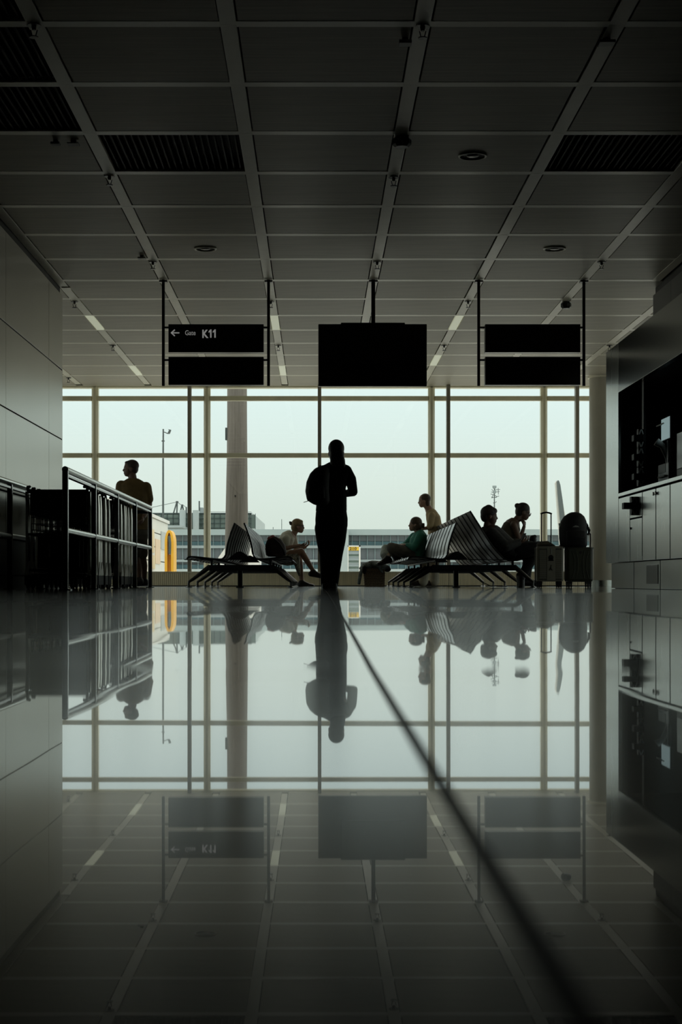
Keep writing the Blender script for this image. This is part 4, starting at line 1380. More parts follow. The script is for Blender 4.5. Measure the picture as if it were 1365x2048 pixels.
# ================= 5. slim person walking left behind the green sweater
D5 = 26.6
w5 = fig_root('person', wp(858, 0, D5).x, D5, 'slim person in tan top and cream trousers walking behind the right bench')
def p5(px, py, dy=0.0): return wp(px, py, D5) + Vector((0, dy, 0))
hc = p5(849, 1001)
hf, hu = (-1, 0, -.1), (-.12, 0, 1)
b = MB()
head(b, hc, hf, hu, .98)
chain(b, [p5(861, 1024), p5(857, 1016), p5(852, 1008)], [.075, .060, .056])
loft(b, [(p5(868, 1090), .10, .15), (p5(871, 1072), .085, .13), (p5(870, 1055), .095, .14), (p5(866, 1035), .10, .155), (p5(860, 1021), .06, .09)], (0, 1, 0))
A5 = [(p5(863, 1031, -.15), p5(858, 1056, -.18), p5(838, 1059, -.2), (-1, 0, .1), (0, .9, -.3), 1, .5), (p5(868, 1031, .15), p5(880, 1060, .18), p5(876, 1085, .2), (-.2, 0, -1), (-1, 0, 0), 1, .4)]
for (s, e_, w_, d, n_, th, cu) in A5:
    chain(b, [s, e_, w_], [.042, .034, .024]); hand(b, w_, d, n_, th, cu)
L5 = [(p5(864, 1092, -.08), p5(852, 1130, -.08), p5(846, 1160, -.08), (-1, 0, 0)), (p5(869, 1092, .08), p5(870, 1130, .08), p5(870, 1160, .08), (-1, 0, -.05))]
for (h_, k_, a_, fd) in L5:
    chain(b, [h_, k_, a_], [.078, .052, .034]); foot(b, a_, fd)
remesh(b, 'body', M['skin'], w5, .008)
eyes(hc, hf, hu, w5, .98)
h = MB()
h.ell(hc + Vector((.018, 0, .03)), (.095, .085, .088), 18, 12); h.ell(hc + Vector((.05, 0, -.05)), (.05, .07, .09), 14, 10)
remesh(h, 'hair', M['hair_brown'], w5, .009)
t = MB()
loft(t, [(p5(868, 1098), .135, .18), (p5(871, 1076), .12, .16), (p5(871, 1056), .12, .16), (p5(867, 1036), .12, .17), (p5(862, 1024), .09, .12), (p5(860, 1019), .06, .08)], (0, 1, 0))
chain(t, [A5[0][0], A5[0][1]], [.058, .052]); chain(t, [A5[1][0], A5[1][1]], [.058, .052])
remesh(t, 'top', M['cloth_tan'], w5, .010)
t = MB()
loft(t, [(p5(868, 1088), .11, .16), (p5(867, 1100), .12, .17), (p5(866, 1108), .1, .14)], (0, 1, 0))
for l in L5: chain(t, [l[0], l[1], l[2] + Vector((0, 0, -.02))], [.095, .08, .085])
remesh(t, 'trousers', M['cloth_cream'], w5, .010)
t = MB()
for l in L5: foot(t, l[2], l[3], .24, .010)
remesh(t, 'shoes', M['shoe_brown'], w5, .010)

# ================= 6. slouching man with phone, facing right
D6 = 21.35
w6 = fig_root('person', wp(1010, 0, D6).x, D6, 'person with short hair in dark sweater slouching on the reclined bench, looking at a phone')
def p6(px, py, dy=0.0): return wp(px, py, D6) + Vector((0, dy, 0))
hc = p6(979.5, 1031)
hf, hu = (1, -.08, -.06), (.06, 0, 1)
tor = [(p6(1030, 1106), .12, .18), (p6(1020, 1100), .125, .17), (p6(1008, 1088), .12, .165), (p6(993, 1073), .125, .18), (p6(980, 1062), .11, .19), (p6(975, 1056), .07, .12)]
armN = (p6(981, 1068, -.19), p6(1007, 1094, -.26), p6(1037, 1086, -.17), (1, .2, .45), (-.3, .4, .8), -1, .8)
armF = (p6(990, 1066, .19), p6(1014, 1086, .26), p6(1045, 1084, .05), (.9, -.35, .3), (-.3, -.3, .8), 1, .8)
legN = (p6(1030, 1103, -.10), p6(1066, 1095, -.20), p6(1078, 1090, -.02), (1, .35, .05))     # ankle resting over the other knee
legF = (p6(1030, 1106, .10), p6(1073, 1104, .10), p6(1046, 1154, .10), (.15, -.25, -.75))
seated(w6, p6, hc, hf, hu, 1.04, [p6(974, 1060), p6(976, 1046)], tor, [armN, armF], [(legF[0], legF[1], legF[2], legF[3]), (p6(1030, 1103, -.10), p6(1066, 1097, -.12), p6(1084, 1090, .02), (1, .3, 0.02))], M['skin_dark'])
h = MB()
h.ell(hc + Vector((-.014, 0, .042)), (.108, .094, .092), 18, 12)
h.ell(hc + Vector((-.062, 0, -.005)), (.058, .082, .085), 16, 12)
h.ell(hc + Vector((.052, 0, .060)), (.055, .07, .045), 14, 10)
h.ell(hc + Vector((-.01, 0, .110)), (.05, .05, .035), 12, 8)
remesh(h, 'hair', M['hair_dark'], w6, .009)
t = MB()
loft(t, [(p6(1032, 1108), .13, .20), (p6(1020, 1102), .15, .20), (p6(1006, 1090), .15, .20), (p6(992, 1076), .15, .21), (p6(979, 1064), .135, .215), (p6(974, 1057), .085, .13), (p6(974, 1053.5), .065, .08)], (0, 1, 0))
for A in (armN, armF):
    chain(t, [A[0], A[0] * .5 + A[1] * .5, A[1], A[1] * .12 + A[2] * .88], [.085, .080, .075, .048])
remesh(t, 'sweater', M['cloth_char'], w6, .010)
t = MB()
loft(t, [(p6(1022, 1106), .10, .19), (p6(1032, 1105), .12, .20), (p6(1044, 1103), .11, .19)], (0, 1, 0))
chain(t, [legF[0], legF[1], legF[2] * .8 + legF[1] * .2], [.105, .085, .062])
chain(t, [p6(1030, 1103, -.10), p6(1066, 1097, -.12), p6(1077, 1093, -.04)], [.105, .090, .070])
loft(t, [(p6(1045, 1096, 0), .09, .2), (p6(1062, 1095, 0), .09, .2), (p6(1073, 1096, 0), .07, .15)], (0, 1, 0))
remesh(t, 'trousers', M['cloth_black'], w6, .010)
t = MB()
foot(t, legF[2], legF[3], .27, .014)
remesh(t, 'shoes', M['shoe'], w6, .010)
t = MB()
foot(t, p6(1084, 1090, .02), (1, .3, 0.02), .27, .016)
remesh(t, 'shoes', M['shoe_brown'], w6, .010)
ph6 = thing('handheld_phone', p6(1047, 1078), 'dark phone tilted in the hands of the slouching person', 'phone')
MB().bar(p6(1042, 1083, -.06), p6(1049.5, 1067, -.04), .07, .01).build('case', M['black'], ph6)

# ================= 7. woman with bun, hand at her mouth, facing right
D7 = 22.6
w7 = fig_root('person', wp(1020, 0, D7).x, D7, 'person with high bun and sleeveless top leaning forward, one hand at the mouth')
def p7(px, py, dy=0.0): return wp(px, py, D7) + Vector((0, dy, 0))
hc = p7(1047.5, 1023)
hf, hu = (1, -.05, -.30), (.30, 0, 1)
tor = [(p7(1014, 1104), .11, .17), (p7(1014, 1092), .11, .16), (p7(1017, 1076), .11, .15), (p7(1022, 1060), .125, .165), (p7(1027, 1047), .105, .165), (p7(1032, 1040), .065, .10)]
armN = (p7(1025, 1050, -.17), p7(1036, 1083, -.2), p7(1047, 1054, -.10), (.15, .4, 1), (-.6, .5, .1), -1, 1.1)
armF = (p7(1030, 1052, .17), p7(1036, 1080, .2), p7(1058, 1084, .1), (1, -.2, 0), (0, 0, -1), 1, .6)
legN = (p7(1020, 1106, -.10), p7(1058, 1108, -.12), p7(1050, 1158, -.12), (1, 0, 0))
legF = (p7(1020, 1106, .10), p7(1060, 1108, .12), p7(1056, 1160, .14), (1, 0, 0))
seated(w7, p7, hc, hf, hu, 1.0, [p7(1031, 1044), p7(1040, 1032)], tor, [armN, armF], [legN, legF], M['skin_dark'])
h = MB()
h.ell(hc + Vector((-.008, 0, .040)), (.100, .088, .088), 18, 12)
h.ell(hc + Vector((-.062, 0, .0)), (.055, .080, .085), 16, 12)
h.ell(p7(1035.5, 1011.5), (.042, .045, .038), 14, 10); h.ell(p7(1039, 1012), (.04, .04, .03), 12, 8)
remesh(h, 'hair', M['hair_dark'], w7, .009)
g = MB()
fb, ub, sb, Rb = basis(hf, hu)
for q in (-1, 1): g.tube([hc + fb * .108 + sb * q * .033 + (sb * math.cos(a) * .022 + ub * (math.sin(a) * .018 - .012)) for a in [2 * PI * i / 14 for i in range(15)]], .0025, 5)
g.tube([hc + fb * .108 - sb * .056 - ub * .005, hc + fb * .02 - sb * .078 - ub * .005], .0025, 5)
g.build('glasses', M['dark'], w7)
t = MB()
loft(t, [(p7(1014, 1106), .125, .185), (p7(1014, 1092), .125, .175), (p7(1017, 1078), .125, .165), (p7(1021, 1063), .138, .175), (p7(1025, 1052), .125, .165), (p7(1029, 1045), .085, .12)], (0, 1, 0))
remesh(t, 'top', M['cloth_beige'], w7, .010)
t = MB()
loft(t, [(p7(1010, 1108), .09, .19), (p7(1022, 1108), .11, .19), (p7(1034, 1108), .10, .18)], (0, 1, 0))
for l in (legN, legF): chain(t, [l[0], l[1], l[2]], [.10, .08, .06])
remesh(t, 'trousers', M['cloth_black'], w7, .010)
t = MB()
for l in (legN, legF): foot(t, l[2], l[3], .24, .010)
remesh(t, 'shoes', M['shoe'], w7, .010)
hb = thing('handbag', p7(1066, 1090), 'small dark bag held on the lap of the person with a high bun', 'bag')
t = MB(); t.ell(p7(1066, 1080, -.02), (.055, .09, .07), 16, 10); t.ell(p7(1070, 1073, -.02), (.03, .05, .025), 12, 8)
remesh(t, 'bag_body', M['pack'], hb, .010)

# ------------------------------------------------------------------ LUGGAGE
DL = 20.35
def lp(px, py, dy=0.0): return wp(px, py, DL) + Vector((0, dy, 0))
def wheels(root, x0, x1, y0, y1):
    for x in (x0, x1):
        for y in (y0, y1):
            f = MB().box((x - .028, y - .022, .045), (x + .028, y + .022, .075), .006).build('wheel_fork', M['black'], root)
            for q in (-1, 1):
                MB().lathe([(.022, -.009), (.027, -.005), (.027, .005), (.022, .009)], (x + q * .016, y, .027), 14, 'x').build('wheel', M['rubber'], f, True)
x0, x1 = lp(1074, 0).x, lp(1129, 0).x
zt_ = lp(0, 1092).z
s1 = thing('suitcase', ((x0 + x1) / 2, DL + .12, 0), 'grey ribbed hard suitcase with its long handle pulled up', 'suitcase')
shell = MB().box((x0, DL, .075), (x1, DL + .23, zt_), .03).build('shell', M['case_silver'], s1, False)
xa, xb = x0 + .125, x1 - .105
for ga, gb in ((x0 + .033, xa + .002), (xb - .002, x1 - .028)): MB().box((ga, DL - .0015, .095), (gb, DL + .002, zt_ - .035)).build('groove_shade', M['black'], shell)  # black sheets stand in for the shade between the ribs
for k in range(30):
    z = .11 + k * (zt_ - .16) / 29
    rb = MB().box((x0 + .035, DL - .007, z - .0045), (xa, DL + .004, z + .0045), .0)
    rb.box((xb, DL - .007, z - .0045), (x1 - .03, DL + .004, z + .0045), .0)
    rb.build('rib', M['case_silver'], shell)
MB().box((xa + .005, DL - .005, .09), (xb - .005, DL + .002, zt_ - .02), .002).build('centre_panel', M['case_silver'], shell)
MB().box((xa + .055, DL - .012, zt_ - .10), (xa + .066, DL - .004, zt_ - .035), .002).build('tag_strip', M['chevron'], shell)
MB().lathe([(.030, -.009), (.034, -.004)], (xa + .055, DL, zt_ - .145), 20, 'y').build('round_sticker', M['black'], shell)
MB().prism([(xa + .022, .335), (xa + .09, .335), (xa + .083, .36), (xa + .07, .385), (xa + .056, .36), (xa + .04, .385), (xa + .03, .36)], 'y', DL - .009, DL - .004).build('sticker', M['black'], shell)
lt = MB()
lt.bar((xa + .056, DL - .008, .285), (xa + .052, DL - .008, .245), .01, .003).bar((xa + .052, DL - .008, .25), (xa + .035, DL - .008, .215), .01, .003).bar((xa + .052, DL - .008, .25), (xa + .075, DL - .008, .215), .01, .003)
lt.build('sticker', M['black'], shell)
MB().box((x0 - .004, DL + .105, .08), (x1 + .004, DL + .125, zt_ + .003), .004).build('seam_frame', M['black'], s1)
hx0, hx1, hz = lp(1087.5, 0).x, lp(1107, 0).x, lp(0, 1026).z
for x in (hx0, hx1):
    MB().box((x - .007, DL + .17, zt_ - .02), (x + .007, DL + .184, hz), .002).build('handle_tube', M['black'], s1)
MB().tube([(hx0 - .01, DL + .177, hz - .005), (hx0 + .02, DL + .177, hz + .008), ((hx0 + hx1) / 2, DL + .177, hz + .016), (hx1 - .02, DL + .177, hz + .008), (hx1 + .01, DL + .177, hz - .005)], .011, 8).build('grip', M['black'], s1, True)
wheels(s1, x0 + .05, x1 - .05, DL + .04, DL + .19)

x0, x1 = lp(1134, 0).x, lp(1188, 0).x
zt2 = lp(0, 1094).z
s2 = thing('suitcase', ((x0 + x1) / 2, DL + .12, 0), 'dark olive hard suitcase under the black rucksack', 'suitcase')
sh2 = MB().box((x0, DL, .07), (x1, DL + .24, zt2), .035).build('shell', M['case_olive'], s2, False)
for xx, cv in ((.07, .03), (.12, .02), (.225, -.02), (.28, -.03)):
    MB().tube([(x0 + xx, DL, zt2 - .05), (x0 + xx + cv, DL - .001, zt2 - .15), (x0 + xx + cv, DL - .001, .22), (x0 + xx, DL, .11)], .006, 6).build('groove_rib', M['case_olive'], sh2, True)
MB().lathe([(.018, -.005), (.018, .0)], ((x0 + x1) / 2 + .005, DL, zt2 - .07), 18, 'y').build('round_badge', M['black'], sh2)
MB().box((x0 - .004, DL + .11, .08), (x1 + .004, DL + .13, zt2 + .003), .004).build('seam_frame', M['black'], s2)
MB().tube([(x1 + .002, DL + .06, zt2 - .01), (x1 + .012, DL + .12, zt2 - .03), (x1 + .002, DL + .18, zt2 - .01)], .008, 6).build('side_grip', M['black'], s2, True)
wheels(s2, x0 + .05, x1 - .05, DL + .04, DL + .20)

rk = thing('rucksack', (lp(1152, 0).x, DL + .12, zt2), 'bulging black travel rucksack standing on the dark olive suitcase', 'backpack')
t = MB()
cy_ = .12
loft(t, [(lp(1152, 1094.5, cy_), .10, .15), (lp(1151, 1090, cy_), .13, .175), (lp(1150, 1075, cy_), .15, .180), (lp(1150, 1055, cy_), .15, .182), (lp(1151, 1042, cy_), .14, .165), (lp(1152, 1032, cy_), .12, .13), (lp(1153, 1026, cy_), .08, .08), (lp(1153, 1023.5, cy_), .04, .04)], (1, 0, 0), 24)
remesh(t, 'bag_body', M['pack'], rk, .009, 4)
t = MB(); loft(t, [(lp(1152, 1090, -.03), .03, .12), (lp(1152, 1075, -.05), .045, .13), (lp(1152, 1062, -.03), .03, .12)], (1, 0, 0), 18)
remesh(t, 'front_pocket', M['pack'], rk, .009, 3)
MB().prism([(lp(1145, 0).x, lp(0, 1054.5).z), (lp(1158, 0).x, lp(0, 1054.5).z), (lp(1156, 0).x, lp(0, 1052).z), (lp(1151, 0).x, lp(0, 1051).z), (lp(1147, 0).x, lp(0, 1053).z)], 'y', DL - .045, DL - .02).build('badge', M['printer'], rk)
MB().tube([lp(1171, 1038, .1), lp(1179, 1050, .1), lp(1180, 1062, .1), lp(1184, 1068, .1), lp(1184.5, 1080, .1), lp(1184, 1094, .1)], .009, 8).build('shoulder_strap', M['pack'], rk, True)
MB().tube([lp(1178, 1052, .08), lp(1182, 1060, .08), lp(1179, 1070, .08)], .014, 8).build('strap_pad', M['pack'], rk, True)
btl = thing('drink_cup', lp(1124, 1063, .1), 'clear cup with amber drink in the rucksack side pocket', 'cup')
c_ = lp(1124.5, 1063, .1)
MB().lathe([(.014, 0), (.020, .06)], c_, 14).build('drink', M['bottle'], btl, True)
MB().lathe([(.021, .06), (.027, .10), (.026, .108)], c_, 14).build('cup_rim', M['clear'], btl, True)
tis = tag(MB().prism([(lp(1121, 0).x, lp(0, 1094).z), (lp(1134, 0).x, lp(0, 1097).z), (lp(1131, 0).x, lp(0, 1094).z), (lp(1124, 0).x, lp(0, 1087).z)], 'y', DL + .10, DL + .15).build('paper_tissue', M['white'], None), 'crumpled white tissue between the two suitcases', 'tissue')
# dark jacket lying on the grey suitcase
jk = thing('folded_jacket', lp(1095, 1092, .12), 'dark brown jacket folded on top of the grey ribbed suitcase', 'jacket')
t = MB()
loft(t, [(lp(1077, 1091, .10), .02, .08), (lp(1085, 1088, .10), .035, .10), (lp(1097, 1087.5, .10), .04, .10), (lp(1107, 1090, .10), .02, .09), (lp(1113, 1092, .10), .008, .06)], (0, 1, 0), 18)
remesh(t, 'folded_cloth', M['cloth_beige'], jk, .008, 3)

# bag beside the blond person, on the bench
bk3 = thing('rucksack', wp(552, 1112, 24.6), 'dark maroon rucksack with pink cloth on top, on the left bench seats', 'backpack')
def p8(px, py, dy=0.0): return wp(px, py, 24.6) + Vector((0, dy, 0))
t = MB()
loft(t, [(p8(553, 1113.5), .12, .15), (p8(553, 1108), .16, .125), (p8(551, 1096), .16, .118), (p8(546.5, 1084), .13, .09), (p8(543, 1076), .07, .06)], (0, 1, 0), 20)
t.v = [v for v in t.v]
remesh(t, 'bag_body', M['pack_maroon'], bk3, .010, 4)
MB().tube([p8(549, 1078, -.12), p8(560, 1088, -.14), p8(567, 1100, -.14), p8(570, 1111, -.12)], .016, 8).build('shoulder_strap', M['pack'], bk3, True)
t = MB(); t.ell(p8(541, 1077), (.05, .06, .035), 12, 8); t.ell(p8(546, 1073), (.035, .04, .025), 12, 8); t.ell(p8(538, 1082), (.03, .04, .03), 12, 8)
remesh(t, 'pink_cloth', M['pink'], bk3, .008, 2)

# woven bag with a coat over it beside the right bench
DB = 25.6
def p9(px, py, dy=0.0): return wp(px, py, DB) + Vector((0, dy, 0))
bsk = thing('woven_bag', p9(750, 1172), 'brown woven bag on the floor in front of the person in green', 'bag')
bsk.location.z = 0
mb = MB()
x_ = [p9(p, 0).x for p in (730, 769)]
xo = [p9(p, 0).x for p in (727, 770)]
zb_ = p9(0, 1136).z
vs = [(x_[0], DB - .09, .0), (x_[1], DB - .09, 0), (x_[1], DB + .09, 0), (x_[0], DB + .09, 0), (xo[0], DB - .1, zb_), (xo[1], DB - .1, zb_), (xo[1], DB + .1, zb_), (xo[0], DB + .1, zb_)]
mb.add(vs, [(3, 2, 1, 0), (4, 5, 6, 7), (0, 1, 5, 4), (1, 2, 6, 5), (2, 3, 7, 6), (3, 0, 4, 7)])
mb.build('bag_body', M['basket'], bsk)
for k in range(8):
    z = .02 + k * (zb_ - .03) / 7
    f = z / zb_
    a, b2_ = x_[0] + (xo[0] - x_[0]) * f, x_[1] + (xo[1] - x_[1]) * f
    yy2 = .09 + .01 * f + .002
    MB().tube([(a, DB - yy2, z), (b2_, DB - yy2, z), (b2_, DB + yy2, z), (a, DB + yy2, z), (a, DB - yy2, z)], .008, 6).build('woven_band', M['basket'], bsk, True)
MB().tube([(xo[0] + .06, DB - .1, zb_ - .02), (xo[0] + .09, DB - .09, zb_ + .10), (xo[1] - .09, DB - .09, zb_ + .10), (xo[1] - .06, DB - .1, zb_ - .02)], .008, 8).build('handle', M['shoe_brown'], bsk, True)
ct = thing('denim_coat', p9(748, 1130), 'faded denim coat draped over the brown woven bag', 'coat')
t = MB()
loft(t, [(p9(721, 1140), .035, .09), (p9(729, 1133), .06, .13), (p9(745, 1130), .075, .15), (p9(760, 1131), .075, .15), (p9(770, 1135), .06, .12), (p9(777, 1137), .045, .10), (p9(779, 1142), .03, .08)], (0, 1, 0), 18)
loft(t, [(p9(728, 1132, -.08), .035, .06), (p9(722, 1145, -.08), .03, .055), (p9(719, 1160, -.08), .028, .05), (p9(718, 1169, -.08), .025, .045)], (0, 1, 0), 14)
loft(t, [(p9(752, 1128, -.12), .03, .05), (p9(760, 1136, -.125), .035, .02), (p9(765, 1146, -.125), .015, .015)], (0, 1, 0), 14)
M['coat_denim'] = mat('crumpled coat denim', (0.17, 0.20, 0.20), 0.85, 0.0, 0.75, 14, bump=0.8)
remesh(t, 'coat_cloth', M['coat_denim'], ct, .009, 3)
t = MB(); t.ell(p9(729, 1139, -.10), (.035, .05, .08), 14, 10); t.ell(p9(775, 1139, -.03), (.06, .08, .04), 14, 10)
remesh(t, 'dark_lining', M['cloth_black'], ct, .009, 3)

# ------------------------------------------------------------------ OUTDOORS
ZG = -4.5
gd = tag(MB().box((-400, -200, ZG - .5), (400, 700, ZG)).build('ground', M['apron'], None), kind='structure')
# concrete column outside
DC = 31.5
oc = struct('concrete_pillar')
mbp = MB()
pr = [(473, 1300, 24.0), (473.5, 1075, 23.2), (474, 990, 21.8), (474.5, 915, 20.6), (474.5, 843, 20.0), (474.5, 740, 19.6)]
rings = []
for px, py, hw_ in pr:
    c = wp(px, py, DC); w_ = hw_ * DC / F
    rings.append((c, w_))
for (c, w_) in rings:
    for a in range(28):
        an = 2 * PI * a / 28
        mbp.v.append(c + Vector((math.cos(an) * w_, math.sin(an) * w_, 0)))
for i in range(len(rings) - 1):
    for k in range(28):
        a, b2_ = i * 28 + k, i * 28 + (k + 1) % 28
        mbp.f.append((a, b2_, b2_ + 28, a + 28))
mbp.f.append(tuple(range(27, -1, -1))); mbp.f.append(tuple(range(5 * 28, 6 * 28)))
for v in mbp.v[:28]: v.z = ZG
for v in mbp.v[-28:]: v.z = ZC + 1.0
mbp.build('pillar_shaft', M['concrete'], oc, True)
cq = wp(472, 993, DC); MB().lathe([(.012, -.03), (.018, 0), (.012, .03)], cq + Vector((0, -.215, 0)), 12, 'y').build('anchor_hole', M['black'], oc)
cq = wp(452.5, 868, DC); MB().box(cq + Vector((-.015, -.06, -.12)), cq + Vector((.03, .06, .12)), .004).build('sensor_box', M['far_grey'], oc)

# low terminal building
DT = 150.0
def tp(px, py, d=DT): return wp(px, py, d)
tb = thing('terminal_building', (5, DT, ZG), 'long low pale terminal building with two window bands behind the apron', 'building')
L_, R_x = tp(250, 0).x, tp(1330, 0).x
def tbx(nm, pa, pb, m, dy0=0, dy1=.5, par=tb, d=DT):
    a, b3 = tp(pa[0], pa[1], d), tp(pb[0], pb[1], d)
    return MB().box((a.x, d + dy0, a.z), (b3.x, d + dy1, b3.z)).build(nm, M[m], par)
tbx('wall_core', (250, 1200), (1330, 1062), 'bld_grey', .6, 20)
tbx('roof_band', (250, 1070.5), (1330, 1059), 'bld_roof', -.6, 21)
tbx('spandrel', (250, 1096.5), (1330, 1091), 'bld_band', -.2, .6)
tbx('spandrel', (250, 1124), (1330, 1119), 'bld_band', -.2, .6)
zlow = tbx('ground_band', (250, 1330), (1330, 1138), 'bld_white', -.2, .6)
zlow.data.transform(Matrix.Identity(4))
k = 0
px = 258.0
wa = MB().box((0, 0, 0), (14.6 * DT / F, .1, 7.8 * DT / F)).mesh('window', M['bld_glass'])
wc = MB().box((0, 0, 0), (14.6 * DT / F, .1, 11.2 * DT / F)).mesh('window', M['bld_grey'])
wd = MB().box((0, 0, 0), (14.6 * DT / F, .1, 21 * DT / F)).mesh('window', M['bld_grey'])
Rt = world_loc(tb)
while px < 1320:
    inst('window', wc, tp(px, 1082) - Rt + Vector((0, .35, 0)), tb)
    inst('window', wa, tp(px, 1090.6) - Rt + Vector((0, .35, 0)), tb)
    inst('window', wd, tp(px, 1118) - Rt + Vector((0, .35, 0)), tb)
    inst('window', wa, tp(px, 1137) - Rt + Vector((0, .35, 0)), tb)
    a = tp(px - .7, 1143); b3 = tp(px + .3, 1070)
    MB().box((a.x, DT + .05, a.z), (b3.x, DT + .4, b3.z)).build('mullion', M['bld_frame'], tb)
    px += 15.4
tbx('stair_tower', (672, 1145), (697, 1060.5), 'bld_white', -1.6, .6)
for px_, w_ in ((380, 5), (560, 5), (600, 4), (704, 7), (722, 8), (850, 6)):
    tbx('roof_unit', (px_, 1059), (px_ + w_, 1056.5), 'far_grey', 4, 6)
for px_, h_ in ((562.5, 1036), (545, 1052)):
    a = tp(px_, 1060)
    MB().tube([(a.x, DT + 3, a.z), (a.x, DT + 3, tp(0, h_).z)], .03, 5).build('roof_mast', M['far_grey'], tb)

# higher glazed building behind, left
DH = 190.0
hb_ = thing('glass_office_building', (tp(400, 0, DH).x, DH, ZG), 'taller green glazed building with roof masts behind the terminal', 'building')
def hx(nm, pa, pb, m, dy0=0, dy1=.5, par=hb_):
    return tbx(nm, pa, pb, m, dy0, dy1, par, DH)
hx('wall_core', (200, 1200), (503, 1026), 'bld_green', .5, 30)
hx('roof_edge', (200, 1027.5), (503.5, 1025.5), 'bld_darkframe', .2, 30)
px = 205
while px < 503:
    if not (355 < px < 400):
        hx('window', (px, 1057), (px + 10.5, 1029), 'bld_green', .2, .5)
        hx('mullion', (px + 10.6, 1059), (px + 11.4, 1027), 'bld_darkframe', .0, .5)
    px += 11.8
for yy3 in (1036, 1046, 1055): hx('transom', (200, yy3 + .4), (503, yy3 - .4), 'bld_darkframe', .0, .4)
hx('lower_roof', (290, 1059.5), (376, 1055.5), 'bld_white', -8, 0)
for c0 in (365.5, 392):
    a = tp(c0, 1059, DH - 2)
    MB().lathe([(6.2 * DH / F, a.z - 3), (6.2 * DH / F, tp(0, 1020.5, DH - 2).z)], (a.x, DH - 2, 0), 18).build('vent_stack', M['bld_white'], hb_, True)
def strut(p, q, r, par, d, m='far_grey', nm='roof_mast'):
    return MB().tube([tp(*p, d), tp(*q, d)], r, 5).build(nm, M[m], par)
for p, q in (((354, 1026), (355, 1003)), ((347.5, 1026), (354, 1004)), ((362, 1020), (364.5, 1009)), ((367, 1020), (365, 1009)), ((373, 1026), (373, 1014)), ((399, 1022), (399, 1002)), ((352, 1003.5), (357, 1003.5))):
    strut(p, q, .09, hb_, DH)
for p, q in (((303, 1015), (354, 1004)), ((355, 1004), (364, 1011)), ((365, 1009), (374, 1016))): strut(p, q, .03, hb_, DH, nm='stay_wire')
hx('plant_box', (399, 1026), (406, 1015), 'bld_band', 0, 3)
hx('railing', (420, 1024), (503, 1023.4), 'far_grey', 0, .1)
# receding glazed side
sd = MB()
a, b3 = tp(503.5, 1024.5, DH), tp(503.5, 1200, DH)
e2 = Vector((tp(530, 0, 230).x, 230, 0))
z_far = tp(0, 1048, 230).z
sd.add([(a.x, DH, b3.z), (a.x, DH, a.z), (e2.x, 230, z_far), (e2.x, 230, b3.z), (a.x, DH + .5, b3.z), (a.x, DH + .5, a.z), (e2.x, 230.5, z_far), (e2.x, 230.5, b3.z)],
       [(0, 1, 2, 3), (7, 6, 5, 4), (0, 4, 5, 1), (1, 5, 6, 2), (2, 6, 7, 3), (3, 7, 4, 0)])
sd.build('side_facade', M['bld_white'], hb_)

# jet bridge
DJ = 62.0
jb = thing('boarding_bridge', (tp(280, 0, DJ).x, DJ, ZG), 'white clad boarding bridge with faded coloured poster patches', 'bridge')
A_, B_ = tp(200, 0, 46).x, 0
def jpt(px, py, d): return wp(px, py, d)
j0, j1 = jpt(230, 1000, 48), jpt(335, 1048, 66)     # near left and far right ends of its side
zt0_, zt1_ = j0.z, j1.z
mj = MB()
dirv = Vector((j1.x - j0.x, j1.y - j0.y, 0)).normalized(); nv = Vector((-dirv.y, dirv.x, 0))
zb = jpt(0, 1300, 60).z
def jq(t, z, off=0):
    p = Vector((j0.x + (j1.x - j0.x) * t, j0.y + (j1.y - j0.y) * t, z)); return p - nv * off * -1 if False else p + nv * off
nsg = 5
# side built as stacked cladding boards, each a part
core = MB()
c8 = [jq(0, ZG + 1.5, .05), jq(1, ZG + 1.5, .05), jq(1, zt1_ - .03, .05), jq(0, zt1_ + 0.0, .05)]
def quadbox(ps, off, nm, m, par):
    mb = MB()
    back = [p + nv * off for p in ps]
    mb.add(list(ps) + back, [(0, 1, 2, 3), (7, 6, 5, 4), (0, 4, 5, 1), (1, 5, 6, 2), (2, 6, 7, 3), (3, 7, 4, 0)])
    return mb.build(nm, M[m], par)
def jt(t, px_unused=None):
    return zt0_ + (zt1_ - zt0_) * t
quadbox([jq(0, ZG + 2.2, .03), jq(1, ZG + 2.2, .03), jq(1, jt(1), .03), jq(0, jt(1) , .03)], 3.0, 'bridge_core', 'joint', jb)
ztp = zt1_
nb = 9
hbd = (ztp - (ZG + 2.2)) / nb
for k in range(nb):
    z0 = ZG + 2.2 + k * hbd
    quadbox([jq(0, z0 + .02, -.02), jq(1, z0 + .02, -.02), jq(1, z0 + hbd - .02, -.02), jq(0, z0 + hbd - .02, -.02)], .05, 'cladding_board', 'jet', jb)
quadbox([jq(-.01, ztp, -.08), jq(1.01, ztp, -.08), jq(1.01, ztp + .12, -.08), jq(-.01, ztp + .12, -.08)], 3.2, 'roof_edge', 'white', jb)
for (ta, tb_, za, zb2, m_n) in ((.55, .66, .35, .78, 'poster_y'), (.69, .80, .15, .62, 'poster_o'), (.82, .97, .45, .80, 'poster_g'), (.60, .68, .05, .30, 'poster_y')):
    H = ztp - jpt(0, 1143, 60).z
    zz0 = jpt(0, 1143, 60).z
    quadbox([jq(ta, zz0 + H * za, -.05), jq(tb_, zz0 + H * za, -.05), jq(tb_, zz0 + H * zb2, -.05), jq(ta, zz0 + H * zb2, -.05)], .03, 'poster', m_n, jb)
for t in (.1, .95):
    p = jq(t, 0, 1.5)
    MB().lathe([(.25, ZG), (.25, ZG + 2.3)], (p.x, p.y, 0), 14).build('support_column', M['far_grey'], jb, True)

